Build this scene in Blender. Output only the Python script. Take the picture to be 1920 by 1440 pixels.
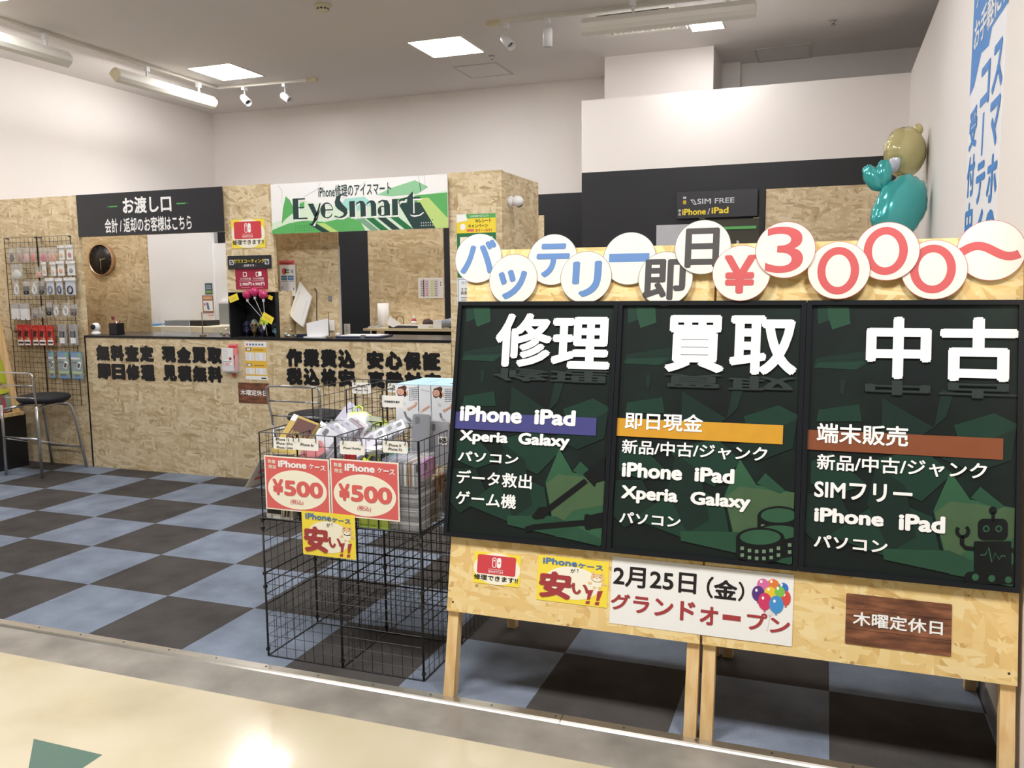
import bpy, math, random
from mathutils import Vector, Matrix
random.seed(7)
for o in list(bpy.data.objects):
    bpy.data.objects.remove(o)
S = bpy.context.scene
COL = S.collection

# ------------------------------------------------------------------ camera, world, exposure
CAM = Vector((3.9524, -2.6631, 1.4766))
YAW, PITCH, ROLL, FPX = -0.353452, -0.115431, -0.010353, 1601.39
_cy, _sy, _cp, _sp = math.cos(YAW), math.sin(YAW), math.cos(PITCH), math.sin(PITCH)
FWD = Vector((_sy*_cp, _cy*_cp, _sp))
_r = Vector((_cy, -_sy, 0)); _u = _r.cross(FWD)
_c, _s = math.cos(ROLL), math.sin(ROLL)
RGT = _c*_r + _s*_u
UPV = -_s*_r + _c*_u
cd = bpy.data.cameras.new('camera')
cam = bpy.data.objects.new('camera', cd); COL.objects.link(cam)
m3 = Matrix((RGT, UPV, -FWD)).transposed()
cam.matrix_world = Matrix.Translation(CAM) @ m3.to_4x4()
cd.sensor_width = 36.0
cd.lens = FPX/1920*36.0
cd.clip_start = 0.05
S.camera = cam
S.view_settings.view_transform = 'Standard'
S.view_settings.look = 'None'
S.view_settings.gamma = 1.0
S.view_settings.use_curve_mapping = False
S.view_settings.exposure = 0.22
S.cycles.max_bounces = 7
S.cycles.diffuse_bounces = 4
S.cycles.glossy_bounces = 3
S.cycles.transparent_max_bounces = 12
S.cycles.transmission_bounces = 4
S.cycles.sample_clamp_indirect = 6.0
S.cycles.caustics_reflective = False
S.cycles.caustics_refractive = False
S.cycles.use_denoising = True
W = bpy.data.worlds.new('mall_ambient'); S.world = W
W.use_nodes = True
W.node_tree.nodes['Background'].inputs[0].default_value = (1.0, 0.985, 0.965, 1)
W.node_tree.nodes['Background'].inputs[1].default_value = 0.14

def area(name, loc, sx, sy, power, col=(1, 0.985, 0.965), rot=(0, 0, 0)):
    l = bpy.data.lights.new(name, 'AREA'); l.shape = 'RECTANGLE'
    l.size, l.size_y, l.energy, l.color = sx, sy, power, col
    o = bpy.data.objects.new(name, l); o.location = loc; o.rotation_euler = rot
    COL.objects.link(o); return o
# the lamps of the mall corridor in front of the shop (rows of recessed ceiling panels)
for i, lx in enumerate((0.6, 2.6, 4.6)):
    area('corridor_lamp', (lx, -1.05, 3.5), 0.6, 0.6, 58)

# ------------------------------------------------------------------ points of the photo on known planes
def ray(px, py):
    return FWD + RGT*((px-960)/FPX) - UPV*((py-720)/FPX)
def at_y(px, py, Y):
    d = ray(px, py); return CAM + d*((Y-CAM.y)/d.y)
def at_x(px, py, X):
    d = ray(px, py); return CAM + d*((X-CAM.x)/d.x)
def at_z(px, py, Z):
    d = ray(px, py); return CAM + d*((Z-CAM.z)/d.z)
TH = math.atan(0.205); CT, ST = math.cos(TH), math.sin(TH); BY = -0.01
def board_st(px, py):
    d = ray(px, py); n = Vector((0, -CT, ST)); O = Vector((0, BY, 0))
    P = CAM + d*((O-CAM).dot(n)/d.dot(n))
    return P.x, (P.y-BY)*ST + P.z*CT

# frames map (u, v, n) to the world: u to the right, v up, n out of the surface
def FY(y):            # surface facing the corridor
    return lambda u, v, n=0.0: Vector((u, y-n, v))
def FB(s, t, n=0.0):  # the leaning face of the two big sign stands
    return Vector((s, BY + t*ST - n*CT, t*CT + n*ST))
def FXR(x):           # wall face looking to -x, read from the shop
    return lambda u, v, n=0.0: Vector((x-n, -u, v))
def FXL(x):           # face looking to +x
    return lambda u, v, n=0.0: Vector((x+n, u, v))
def FZ(z):            # horizontal face looking up
    return lambda u, v, n=0.0: Vector((u, v, z+n))
def FM(M):
    return lambda u, v, n=0.0: M @ Vector((u, v, n))
def WORLD(x, y, z):
    return Vector((x, y, z))
def yrect(tl, br, Y):
    a = at_y(tl[0], tl[1], Y); b = at_y(br[0], br[1], Y)
    return a.x, b.z, b.x, a.z
def brect(tl, br):
    a = board_st(*tl); b = board_st(*br)
    return a[0], b[1], b[0], a[1]

# ------------------------------------------------------------------ materials
def lin(c):
    c /= 255.0
    return c/12.92 if c <= 0.04045 else ((c+0.055)/1.055)**2.4
def rgb(t):
    return (lin(t[0]), lin(t[1]), lin(t[2]), 1.0)
MATS = {}
def mat(name, c, rough=0.55, metal=0.0, var=0.06, vs=30.0, coat=0.0, alpha=None, bump=0.0, emit=0.0, trans=0.0, spec=None):
    if name in MATS: return MATS[name]
    m = bpy.data.materials.new(name); m.use_nodes = True
    nt = m.node_tree; N = nt.nodes; L = nt.links
    b = N['Principled BSDF']
    b.inputs['Roughness'].default_value = rough
    b.inputs['Metallic'].default_value = metal
    b.inputs['Base Color'].default_value = rgb(c)
    if spec is not None: b.inputs['Specular IOR Level'].default_value = spec
    if coat:
        b.inputs['Coat Weight'].default_value = coat; b.inputs['Coat Roughness'].default_value = 0.08
    if trans: b.inputs['Transmission Weight'].default_value = trans
    if alpha is not None: b.inputs['Alpha'].default_value = alpha
    if emit:
        b.inputs['Emission Color'].default_value = rgb(c); b.inputs['Emission Strength'].default_value = emit
    if var or bump:
        tc = N.new('ShaderNodeTexCoord')
        nz = N.new('ShaderNodeTexNoise'); nz.inputs['Scale'].default_value = vs; nz.inputs['Detail'].default_value = 3
        L.new(tc.outputs['Object'], nz.inputs['Vector'])
        if var:
            mr = N.new('ShaderNodeMapRange')
            mr.inputs['To Min'].default_value = 1-var; mr.inputs['To Max'].default_value = 1+var
            L.new(nz.outputs['Fac'], mr.inputs['Value'])
            mx = N.new('ShaderNodeMix'); mx.data_type = 'RGBA'; mx.blend_type = 'MULTIPLY'
            mx.inputs['Factor'].default_value = 1.0; mx.inputs['A'].default_value = rgb(c)
            L.new(mr.outputs['Result'], mx.inputs['B'])
            L.new(mx.outputs['Result'], b.inputs['Base Color'])
        if bump:
            bp = N.new('ShaderNodeBump'); bp.inputs['Strength'].default_value = bump; bp.inputs['Distance'].default_value = 0.004
            L.new(nz.outputs['Fac'], bp.inputs['Height']); L.new(bp.outputs['Normal'], b.inputs['Normal'])
    MATS[name] = m
    return m

def osb(name, dark, mid, light, pale):
    """pressed strand board: long flakes lying in several directions"""
    if name in MATS: return MATS[name]
    m = bpy.data.materials.new(name); m.use_nodes = True
    nt = m.node_tree; N = nt.nodes; L = nt.links
    b = N['Principled BSDF']; b.inputs['Roughness'].default_value = 0.6
    tc = N.new('ShaderNodeTexCoord')
    wob = N.new('ShaderNodeTexNoise'); wob.inputs['Scale'].default_value = 6.0; wob.inputs['Detail'].default_value = 2
    L.new(tc.outputs['Object'], wob.inputs['Vector'])
    add = N.new('ShaderNodeMix'); add.data_type = 'VECTOR'; add.inputs['Factor'].default_value = 0.05
    L.new(tc.outputs['Object'], add.inputs[4]); L.new(wob.outputs['Color'], add.inputs[5])
    vals = []
    for i, (ang, sx, sz) in enumerate(((0.55, 9, 44), (-0.8, 10, 52), (1.5, 8, 40), (-0.12, 12, 60))):
        mp = N.new('ShaderNodeMapping'); mp.vector_type = 'POINT'
        mp.inputs['Rotation'].default_value = (0.0, ang, 0.0)
        mp.inputs['Location'].default_value = (3.1*i, 1.7*i, 5.3*i)
        mp2 = N.new('ShaderNodeMapping'); mp2.inputs['Scale'].default_value = (sx, sx*1.3, sz)
        L.new(add.outputs[1], mp.inputs['Vector']); L.new(mp.outputs['Vector'], mp2.inputs['Vector'])
        v = N.new('ShaderNodeTexVoronoi'); v.inputs['Scale'].default_value = 1.0
        v.inputs['Randomness'].default_value = 1.0
        L.new(mp2.outputs['Vector'], v.inputs['Vector'])
        sp = N.new('ShaderNodeSeparateColor'); L.new(v.outputs['Color'], sp.inputs['Color'])
        vals.append(sp)
    cur = vals[0].outputs['Red']
    for k in range(1, 4):
        gt = N.new('ShaderNodeMath'); gt.operation = 'GREATER_THAN'; gt.inputs[1].default_value = 0.58
        L.new(vals[k].outputs['Green'], gt.inputs[0])
        mx = N.new('ShaderNodeMix'); mx.data_type = 'FLOAT'
        L.new(gt.outputs[0], mx.inputs[0]); L.new(cur, mx.inputs[2]); L.new(vals[k].outputs['Red'], mx.inputs[3])
        cur = mx.outputs[0]
    fine = N.new('ShaderNodeTexNoise'); fine.inputs['Scale'].default_value = 14.0; fine.inputs['Detail'].default_value = 5
    L.new(tc.outputs['Object'], fine.inputs['Vector'])
    mf = N.new('ShaderNodeMix'); mf.data_type = 'FLOAT'; mf.inputs[0].default_value = 0.3
    L.new(cur, mf.inputs[2]); L.new(fine.outputs['Fac'], mf.inputs[3])
    rp = N.new('ShaderNodeValToRGB'); L.new(mf.outputs[0], rp.inputs['Fac'])
    e = rp.color_ramp.elements
    e[0].position = 0.08; e[0].color = rgb([int(a*.35+b*.65) for a, b in zip(dark, mid)])
    e[1].position = 0.24; e[1].color = rgb(mid)
    x = e.new(0.52); x.color = rgb(light)
    x = e.new(0.88); x.color = rgb(pale)
    spk = N.new('ShaderNodeTexVoronoi'); spk.inputs['Scale'].default_value = 30.0
    L.new(add.outputs[1], spk.inputs['Vector'])
    ss = N.new('ShaderNodeSeparateColor'); L.new(spk.outputs['Color'], ss.inputs['Color'])
    lt = N.new('ShaderNodeMath'); lt.operation = 'LESS_THAN'; lt.inputs[1].default_value = 0.2
    L.new(spk.outputs['Distance'], lt.inputs[0])
    g2 = N.new('ShaderNodeMath'); g2.operation = 'GREATER_THAN'; g2.inputs[1].default_value = 0.9
    L.new(ss.outputs['Red'], g2.inputs[0])
    an = N.new('ShaderNodeMath'); an.operation = 'MULTIPLY'
    L.new(lt.outputs[0], an.inputs[0]); L.new(g2.outputs[0], an.inputs[1])
    an2 = N.new('ShaderNodeMath'); an2.operation = 'MULTIPLY'; an2.inputs[1].default_value = 0.6
    L.new(an.outputs[0], an2.inputs[0])
    mc = N.new('ShaderNodeMix'); mc.data_type = 'RGBA'
    L.new(an2.outputs[0], mc.inputs['Factor']); L.new(rp.outputs['Color'], mc.inputs['A']); mc.inputs['B'].default_value = rgb(dark)
    L.new(mc.outputs['Result'], b.inputs['Base Color'])
    bp = N.new('ShaderNodeBump'); bp.inputs['Strength'].default_value = 0.15; bp.inputs['Distance'].default_value = 0.002
    L.new(mf.outputs[0], bp.inputs['Height']); L.new(bp.outputs['Normal'], b.inputs['Normal'])
    MATS[name] = m
    return m
OSB_W = osb('strand_board_counter', (122, 92, 56), (203, 179, 138), (218, 197, 159), (233, 216, 182))
OSB_S = osb('strand_board_stand', (128, 84, 36), (229, 192, 124), (238, 207, 142), (245, 221, 166))

def ramp_mat(name, stops, scale, rough, detail=4, stretch=(1, 1, 1), coat=0.0, bump=0.0):
    m = bpy.data.materials.new(name); m.use_nodes = True
    nt = m.node_tree; N = nt.nodes; L = nt.links; b = N['Principled BSDF']
    b.inputs['Roughness'].default_value = rough
    if coat: b.inputs['Coat Weight'].default_value = coat; b.inputs['Coat Roughness'].default_value = 0.06
    tc = N.new('ShaderNodeTexCoord'); mp = N.new('ShaderNodeMapping'); mp.inputs['Scale'].default_value = stretch
    nz = N.new('ShaderNodeTexNoise'); nz.inputs['Scale'].default_value = scale; nz.inputs['Detail'].default_value = detail
    L.new(tc.outputs['Object'], mp.inputs['Vector']); L.new(mp.outputs['Vector'], nz.inputs['Vector'])
    rp = N.new('ShaderNodeValToRGB'); L.new(nz.outputs['Fac'], rp.inputs['Fac'])
    e = rp.color_ramp.elements
    e[0].position, e[0].color = stops[0][0], rgb(stops[0][1])
    e[1].position, e[1].color = stops[-1][0], rgb(stops[-1][1])
    for p, c in stops[1:-1]:
        x = e.new(p); x.color = rgb(c)
    L.new(rp.outputs['Color'], b.inputs['Base Color'])
    if bump:
        bp = N.new('ShaderNodeBump'); bp.inputs['Strength'].default_value = bump; bp.inputs['Distance'].default_value = 0.003
        L.new(nz.outputs['Fac'], bp.inputs['Height']); L.new(bp.outputs['Normal'], b.inputs['Normal'])
    MATS[name] = m
    return m

def carpet_mat():
    m = bpy.data.materials.new('carpet_tiles'); m.use_nodes = True
    nt = m.node_tree; N = nt.nodes; L = nt.links; b = N['Principled BSDF']
    b.inputs['Roughness'].default_value = 0.95; b.inputs['Specular IOR Level'].default_value = 0.1
    tc = N.new('ShaderNodeTexCoord'); mp = N.new('ShaderNodeMapping'); mp.inputs['Location'].default_value = (0, 0, 0.25)
    L.new(tc.outputs['Object'], mp.inputs['Vector'])
    ch = N.new('ShaderNodeTexChecker'); ch.inputs['Scale'].default_value = 2.0
    ch.inputs['Color1'].default_value = rgb((122, 131, 146)); ch.inputs['Color2'].default_value = rgb((74, 71, 69))
    L.new(mp.outputs['Vector'], ch.inputs['Vector'])
    n1 = N.new('ShaderNodeTexNoise'); n1.inputs['Scale'].default_value = 260; n1.inputs['Detail'].default_value = 3
    n2 = N.new('ShaderNodeTexNoise'); n2.inputs['Scale'].default_value = 5; n2.inputs['Detail'].default_value = 4
    for n in (n1, n2): L.new(tc.outputs['Object'], n.inputs['Vector'])
    ml = N.new('ShaderNodeMath'); ml.operation = 'MULTIPLY'; L.new(n1.outputs['Fac'], ml.inputs[0]); L.new(n2.outputs['Fac'], ml.inputs[1])
    mr = N.new('ShaderNodeMapRange'); mr.inputs['From Min'].default_value = 0.1; mr.inputs['From Max'].default_value = 0.42
    mr.inputs['To Min'].default_value = 0.66; mr.inputs['To Max'].default_value = 1.3
    L.new(ml.outputs[0], mr.inputs['Value'])
    mx = N.new('ShaderNodeMix'); mx.data_type = 'RGBA'; mx.blend_type = 'MULTIPLY'; mx.inputs['Factor'].default_value = 1
    L.new(ch.outputs['Color'], mx.inputs['A']); L.new(mr.outputs['Result'], mx.inputs['B'])
    L.new(mx.outputs['Result'], b.inputs['Base Color'])
    bp = N.new('ShaderNodeBump'); bp.inputs['Strength'].default_value = 0.3; bp.inputs['Distance'].default_value = 0.002
    L.new(n1.outputs['Fac'], bp.inputs['Height']); L.new(bp.outputs['Normal'], b.inputs['Normal'])
    MATS['carpet_tiles'] = m
    return m

WHITEWALL = mat('wall_paper', (243, 236, 231), 0.8, var=0.02, vs=120, bump=0.1)
CEIL = mat('ceiling_board', (232, 226, 222), 0.85, var=0.015, vs=60)
BLACKWALL = mat('black_wall', (30, 31, 35), 0.55, var=0.08)
BLACK = mat('black_plastic', (22, 22, 24), 0.4)
BLKWIRE = mat('black_wire', (20, 20, 23), 0.45, var=0)
CHROME = mat('chrome', (200, 200, 202), 0.22, metal=1.0, var=0.03)
STEEL = mat('brushed_steel', (190, 188, 184), 0.35, metal=0.9, var=0.05)
WHITE = mat('white_plastic', (240, 240, 242), 0.35, var=0.02)
PAPER = mat('white_paper', (246, 244, 242), 0.6, var=0.02)
PINE = ramp_mat('pine_wood', ((0.3, (226, 184, 124)), (0.55, (240, 205, 150)), (0.75, (246, 218, 168))), 7, 0.5, stretch=(6, 6, 0.6))
CLEAR = mat('clear_film', (235, 238, 242), 0.12, alpha=0.22, var=0)
CLEARP = mat('clear_acrylic', (240, 244, 247), 0.05, alpha=0.12, var=0)
INK = mat('black_ink', (30, 27, 27), 0.5, var=0)
WINK = mat('white_ink', (252, 250, 248), 0.5, var=0)
RED = mat('red_ink', (205, 62, 66), 0.5, var=0)

# ------------------------------------------------------------------ geometry collector
_text_cache = {}
def text_geo(s, bold, ext):
    key = (s, bold, ext)
    if key in _text_cache: return _text_cache[key]
    cu = bpy.data.curves.new('lettering', 'FONT'); cu.body = s; cu.size = 1.0
    cu.resolution_u = 6 if len(s) < 4 and bold < .06 and s.isascii() else 3; cu.extrude = 0.5 if ext else 0.0
    ob = bpy.data.objects.new('lettering', cu); COL.objects.link(ob)
    dg = bpy.context.evaluated_depsgraph_get(); dg.update()
    me = ob.evaluated_get(dg).to_mesh()
    v0 = [v.co.copy() for v in me.vertices]; f0 = [tuple(p.vertices) for p in me.polygons]
    # heavier strokes: the outline repeated around itself
    vs, fs = list(v0), list(f0)
    k = 0 if bold < 0.004 else (6 if bold < 0.025 else (12 if bold < .06 else 20))
    for i in range(k):
        a = 2*math.pi*(i+.5)/k; r = bold*(1.0 if i % 2 == 0 or k < 12 else .58)
        fs += [tuple(q+len(vs) for q in f) for f in f0]
        vs += [p+Vector((math.cos(a)*r, math.sin(a)*r, (i+1)*(0.02 if ext else 1.0))) for p in v0]
    ob.evaluated_get(dg).to_mesh_clear()
    bpy.data.objects.remove(ob); bpy.data.curves.remove(cu)
    xs = [v.x for v in vs] or [0, 1]; ys = [v.y for v in vs] or [0, 1]
    _text_cache[key] = (vs, fs, min(xs), max(xs), min(ys), max(ys))
    return _text_cache[key]

class G:
    def __init__(self):
        self.v, self.f, self.mi, self.sm, self.mats = [], [], [], [], []
    def _m(self, m):
        if m not in self.mats: self.mats.append(m)
        return self.mats.index(m)
    def add(self, vs, fs, m, smooth=False):
        b = len(self.v); k = self._m(m)
        self.v += [Vector(p) for p in vs]
        for f in fs:
            self.f.append(tuple(i+b for i in f)); self.mi.append(k); self.sm.append(smooth)
        return self
    def box(self, F, u0, u1, v0, v1, n0, n1, m):
        c = [F(u, v, n) for n in (n0, n1) for v in (v0, v1) for u in (u0, u1)]
        return self.add(c, [(0, 2, 3, 1), (4, 5, 7, 6), (0, 1, 5, 4), (2, 6, 7, 3), (0, 4, 6, 2), (1, 3, 7, 5)], m)
    def bx(self, x0, x1, y0, y1, z0, z1, m):
        return self.box(WORLD, x0, x1, y0, y1, z0, z1, m)
    def poly(self, F, pts, m, n=0.0, ext=0.0):
        k = len(pts)
        if ext == 0:
            return self.add([F(u, v, n) for u, v in pts], [tuple(range(k))], m)
        vs = [F(u, v, n) for u, v in pts] + [F(u, v, n+ext) for u, v in pts]
        fs = [tuple(range(k))[::-1], tuple(range(k, 2*k))] + [(i, (i+1) % k, k+(i+1) % k, k+i) for i in range(k)]
        return self.add(vs, fs, m)
    def rect(self, F, u0, v0, u1, v1, m, n=0.0, ext=0.0):
        return self.poly(F, [(u0, v0), (u1, v0), (u1, v1), (u0, v1)], m, n, ext)
    def ell(self, F, cu, cv, ru, rv, m, n=0.0, ext=0.0, k=40, a0=0.0, a1=None):
        if a1 is None:
            pts = [(cu+ru*math.cos(2*math.pi*i/k), cv+rv*math.sin(2*math.pi*i/k)) for i in range(k)]
        else:
            pts = [(cu+ru*math.cos(a0+(a1-a0)*i/k), cv+rv*math.sin(a0+(a1-a0)*i/k)) for i in range(k+1)]
        return self.poly(F, pts, m, n, ext)
    def rrect(self, F, u0, v0, u1, v1, r, m, n=0.0, ext=0.0, k=5):
        pts = []
        for cx, cy, a in ((u1-r, v0+r, -90), (u1-r, v1-r, 0), (u0+r, v1-r, 90), (u0+r, v0+r, 180)):
            for i in range(k+1):
                t = math.radians(a+90*i/k); pts.append((cx+r*math.cos(t), cy+r*math.sin(t)))
        return self.poly(F, pts, m, n, ext)
    def ring(self, F, cu, cv, ru, rv, w, m, n=0.0, k=40, a0=0.0, a1=2*math.pi):
        vs, fs = [], []
        for i in range(k+1):
            t = a0+(a1-a0)*i/k
            vs.append(F(cu+ru*math.cos(t), cv+rv*math.sin(t), n)); vs.append(F(cu+(ru-w)*math.cos(t), cv+(rv-w)*math.sin(t), n))
        for i in range(k): fs.append((2*i, 2*i+1, 2*i+3, 2*i+2))
        return self.add(vs, fs, m)
    def stroke(self, F, pts, w, m, n=0.0):
        k = len(pts); vs = []
        for i in range(k):
            a = pts[max(0, i-1)]; b = pts[min(k-1, i+1)]
            dx, dy = b[0]-a[0], b[1]-a[1]; l = math.hypot(dx, dy) or 1
            ox, oy = -dy/l*w/2, dx/l*w/2
            vs += [F(pts[i][0]+ox, pts[i][1]+oy, n), F(pts[i][0]-ox, pts[i][1]-oy, n)]
        return self.add(vs, [(2*i, 2*i+1, 2*i+3, 2*i+2) for i in range(k-1)], m)
    def text(self, F, s, r, m, n=0.0, bold=0.02, ext=0.0, flip=False, skew=0.0):
        vs, fs, x0, x1, y0, y1 = text_geo(s, bold, bool(ext))
        u0, v0, u1, v1 = r
        if flip: v0, v1 = v1, v0
        sx = (u1-u0)/max(x1-x0, 1e-6); sy = (v1-v0)/max(y1-y0, 1e-6)
        out = []
        for p in vs:
            fv = (p.y-y0)*sy; fu = (p.x-x0)*sx
            out.append(F(u0+fu+skew*fv, v0+fv+0.0, n+(p.z+0.5)*ext if ext else n+p.z*7e-5))
        return self.add(out, fs, m)
    def fit(self, F, s, r, m, n=0.0, bold=0.02, align='c', ext=0.0):
        """text kept in proportion inside a rectangle"""
        vs, fs, x0, x1, y0, y1 = text_geo(s, bold, bool(ext))
        u0, v0, u1, v1 = r
        k = min((u1-u0)/max(x1-x0, 1e-6), (v1-v0)/max(y1-y0, 1e-6))
        w, h = (x1-x0)*k, (y1-y0)*k
        uu = u0 if align == 'l' else (u0+u1-w)/2
        vv = (v0+v1-h)/2
        return self.text(F, s, (uu, vv, uu+w, vv+h), m, n, bold, ext)
    def tube(self, pts, r, m, k=8, closed=False, smooth=True):
        pts = [Vector(p) for p in pts]; n = len(pts); vs, fs = [], []
        rs = r if isinstance(r, (list, tuple)) else [r]*n
        prev = None
        for i in range(n):
            if closed: t = pts[(i+1) % n]-pts[i-1]
            else: t = pts[min(n-1, i+1)]-pts[max(0, i-1)]
            t = t.normalized() if t.length else Vector((0, 0, 1))
            if prev is None:
                a = Vector((0, 0, 1)) if abs(t.z) < 0.9 else Vector((1, 0, 0))
                x = t.cross(a).normalized()
            else:
                x = (prev - t*prev.dot(t)).normalized()
            prev = x; y = t.cross(x)
            for j in range(k):
                an = 2*math.pi*j/k
                vs.append(pts[i]+(x*math.cos(an)+y*math.sin(an))*rs[i])
        for i in range(n if closed else n-1):
            for j in range(k):
                a, b = i*k+j, i*k+(j+1) % k
                i2 = (i+1) % n
                fs.append((a, b, i2*k+(j+1) % k, i2*k+j))
        if not closed:
            fs.append(tuple(range(k))[::-1]); fs.append(tuple(range((n-1)*k, n*k)))
        return self.add(vs, fs, m, smooth)
    def lathe(self, M, prof, m, k=24, smooth=True):
        """prof = [(radius, height)...] turned about the local z of M"""
        vs, fs = [], []
        for r, h in prof:
            for j in range(k):
                a = 2*math.pi*j/k; vs.append(M @ Vector((r*math.cos(a), r*math.sin(a), h)))
        for i in range(len(prof)-1):
            for j in range(k):
                fs.append((i*k+j, i*k+(j+1) % k, (i+1)*k+(j+1) % k, (i+1)*k+j))
        fs.append(tuple(range(k))[::-1]); fs.append(tuple(range((len(prof)-1)*k, len(prof)*k)))
        return self.add(vs, fs, m, smooth)
    def ball(self, M, m, nu=20, nv=12, fn=None):
        vs, fs = [], []
        for i in range(nv+1):
            p = math.pi*i/nv
            for j in range(nu):
                a = 2*math.pi*j/nu
                q = Vector((math.sin(p)*math.cos(a), math.sin(p)*math.sin(a), math.cos(p)))
                if fn: q = fn(q)
                vs.append(M @ q)
        for i in range(nv):
            for j in range(nu):
                fs.append((i*nu+j, (i+1)*nu+j, (i+1)*nu+(j+1) % nu, i*nu+(j+1) % nu))
        return self.add(vs, fs, m, True)
    def loft(self, rings, m, smooth=True, caps=True):
        k = len(rings[0]); vs = [p for r in rings for p in r]; fs = []
        for i in range(len(rings)-1):
            for j in range(k):
                fs.append((i*k+j, i*k+(j+1) % k, (i+1)*k+(j+1) % k, (i+1)*k+j))
        if caps:
            fs.append(tuple(range(k))[::-1]); fs.append(tuple(range((len(rings)-1)*k, len(rings)*k)))
        return self.add(vs, fs, m, smooth)
    def build(self, name, parent=None, loc=None):
        if loc is None:
            if parent is not None: loc = parent.matrix_world.translation.copy() if parent.parent is None else Vector(parent['wloc'])
            else:
                xs = [p.x for p in self.v]; ys = [p.y for p in self.v]; zs = [p.z for p in self.v]
                loc = Vector(((min(xs)+max(xs))/2, (min(ys)+max(ys))/2, min(zs)))
        loc = Vector(loc)
        me = bpy.data.meshes.new(name)
        me.from_pydata([p-loc for p in self.v], [], self.f)
        for m in self.mats: me.materials.append(m)
        me.polygons.foreach_set('material_index', self.mi)
        me.polygons.foreach_set('use_smooth', self.sm)
        me.update()
        o = bpy.data.objects.new(name, me); COL.objects.link(o)
        if parent is None:
            o.location = loc
            o.matrix_world = Matrix.Translation(loc)
        else:
            o.parent = parent; o.location = (0, 0, 0)
        o['wloc'] = tuple(loc)
        return o

def tag(o, label, cat, group=None, kind=None):
    o['label'] = label; o['category'] = cat
    if group: o['group'] = group
    if kind: o['kind'] = kind
    return o
def thing(name, label, cat, loc, group=None):
    o = bpy.data.objects.new(name, None); COL.objects.link(o)
    o.empty_display_size = 0.05
    o.location = loc; o.matrix_world = Matrix.Translation(Vector(loc)); o['wloc'] = tuple(loc)
    return tag(o, label, cat, group)
def struct(name, g, loc=(0, 0, 0)):
    o = g.build(name, None, loc); o['kind'] = 'structure'; return o
def copy_tree(src, M):
    """a copy of a thing and each of its parts, moved by M"""
    r = src.copy(); COL.objects.link(r); r.matrix_world = M @ src.matrix_world
    for ch in list(src.children):
        c = ch.copy(); COL.objects.link(c); c.parent = r
        for g2 in list(ch.children):
            d = g2.copy(); COL.objects.link(d); d.parent = c
    return r
# ------------------------------------------------------------------ the setting
CZ = 3.53
g = G(); g.rect(FZ(0), -3.0, 0.0, 4.52, 6.1, carpet_mat()); struct('floor', g)
CONC = ramp_mat('worn_concrete', ((0.3, (118, 113, 106)), (0.5, (138, 132, 124)), (0.72, (157, 151, 143))), 5, 0.4, 6)
CREAM = ramp_mat('cream_vinyl', ((0.25, (186, 172, 142)), (0.5, (200, 188, 159)), (0.75, (209, 198, 174))), 2.2, 0.16, 5, coat=0.3)
g = G()
g.rect(FZ(-0.004), -6, -0.235, 8, 0.0, CONC); g.rect(FZ(-0.004), -6, -6, 8, -0.235, CREAM)
struct('floor_corridor', g)
g = G()
GRN = mat('dark_green_vinyl', (66, 104, 90), 0.2, coat=0.3, vs=8)
for k in range(-2, 3):
    x = 1.523 + 1.2*k
    g.poly(FZ(-0.0036), [(x, -0.70), (x+0.30, -1.0), (x+0.295, -0.70)], GRN)
struct('floor_inlay', g)
ALU = mat('aluminium_strip', (205, 200, 190), 0.28, metal=0.9, vs=14, var=0.12)
g = G()
for a, b in ((-6, -0.9), (-0.897, 3.14), (3.143, 8)):
    g.loft([[Vector((x, -0.036, -0.004)), Vector((x, -0.03, 0.0005)), Vector((x, -0.024, 0.004)), Vector((x, 0.012, 0.005)), Vector((x, 0.02, 0.0)), Vector((x, 0.0, -0.004))] for x in (a, b)], ALU, smooth=False)
for x in [0.75+0.237*i for i in range(-12, 18)]:
    g.lathe(Matrix.Translation((x, -0.006, 0.0045)), [(0.0045, 0), (0.004, 0.0012), (0.001, 0.0006)], mat('screw', (90, 85, 78), 0.4, metal=0.8), 8)
struct('trim_threshold', g)
g = G(); g.bx(-3.1, 5.6, -0.4, 6.2, CZ, CZ+0.1, CEIL); struct('ceiling', g)
g = G(); g.bx(-3.1, -3.0, -0.1, 6.2, 0, CZ, WHITEWALL); struct('wall_left', g)
g = G(); g.bx(5.5, 5.6, -0.1, 6.05, 0, CZ, WHITEWALL); struct('wall_far_right', g)
g = G(); g.bx(-3.0, 5.6, 5.95, 6.05, 2.41, CZ, WHITEWALL); g.bx(-3.0, 5.6, 5.94, 6.05, 0, 2.41, BLACKWALL); struct('wall_back', g)
g = G(); g.bx(1.98, 2.955, 5.21, 5.95, 0, CZ, WHITEWALL); g.bx(2.955, 3.12, 5.86, 5.95, 0, CZ, WHITEWALL); struct('wall_column', g)
# right partition (free top edge) with its grey base
g = G(); g.bx(4.515, 4.60, -0.02, 4.95, 0, 3.11, WHITEWALL); struct('wall_right', g)
g = G(); g.bx(4.507, 4.515, 0.0, 4.95, 0, 0.06, mat('grey_base', (120, 120, 124), 0.4)); struct('baseboard_right', g)
# back partition
PW = 4.95
g = G()
g.bx(1.835, 4.515, PW, PW+0.08, 2.475, 3.105, WHITEWALL)
g.bx(1.835, 4.515, PW, PW+0.08, 0, 2.475, BLACKWALL)
struct('wall_partition', g)
g = G(); g.bx(3.44, 4.5, PW-0.016, PW-.001, 0, 2.254, OSB_W); o = g.build('strand_board_sheet')
tag(o, 'strand board sheet on the black partition to the right of the hanging sale sign', 'board')
g = G(); g.bx(3.39, 3.435, PW-0.03, PW, 0, 2.24, BLACK); struct('trim_doorpost', g)

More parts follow.
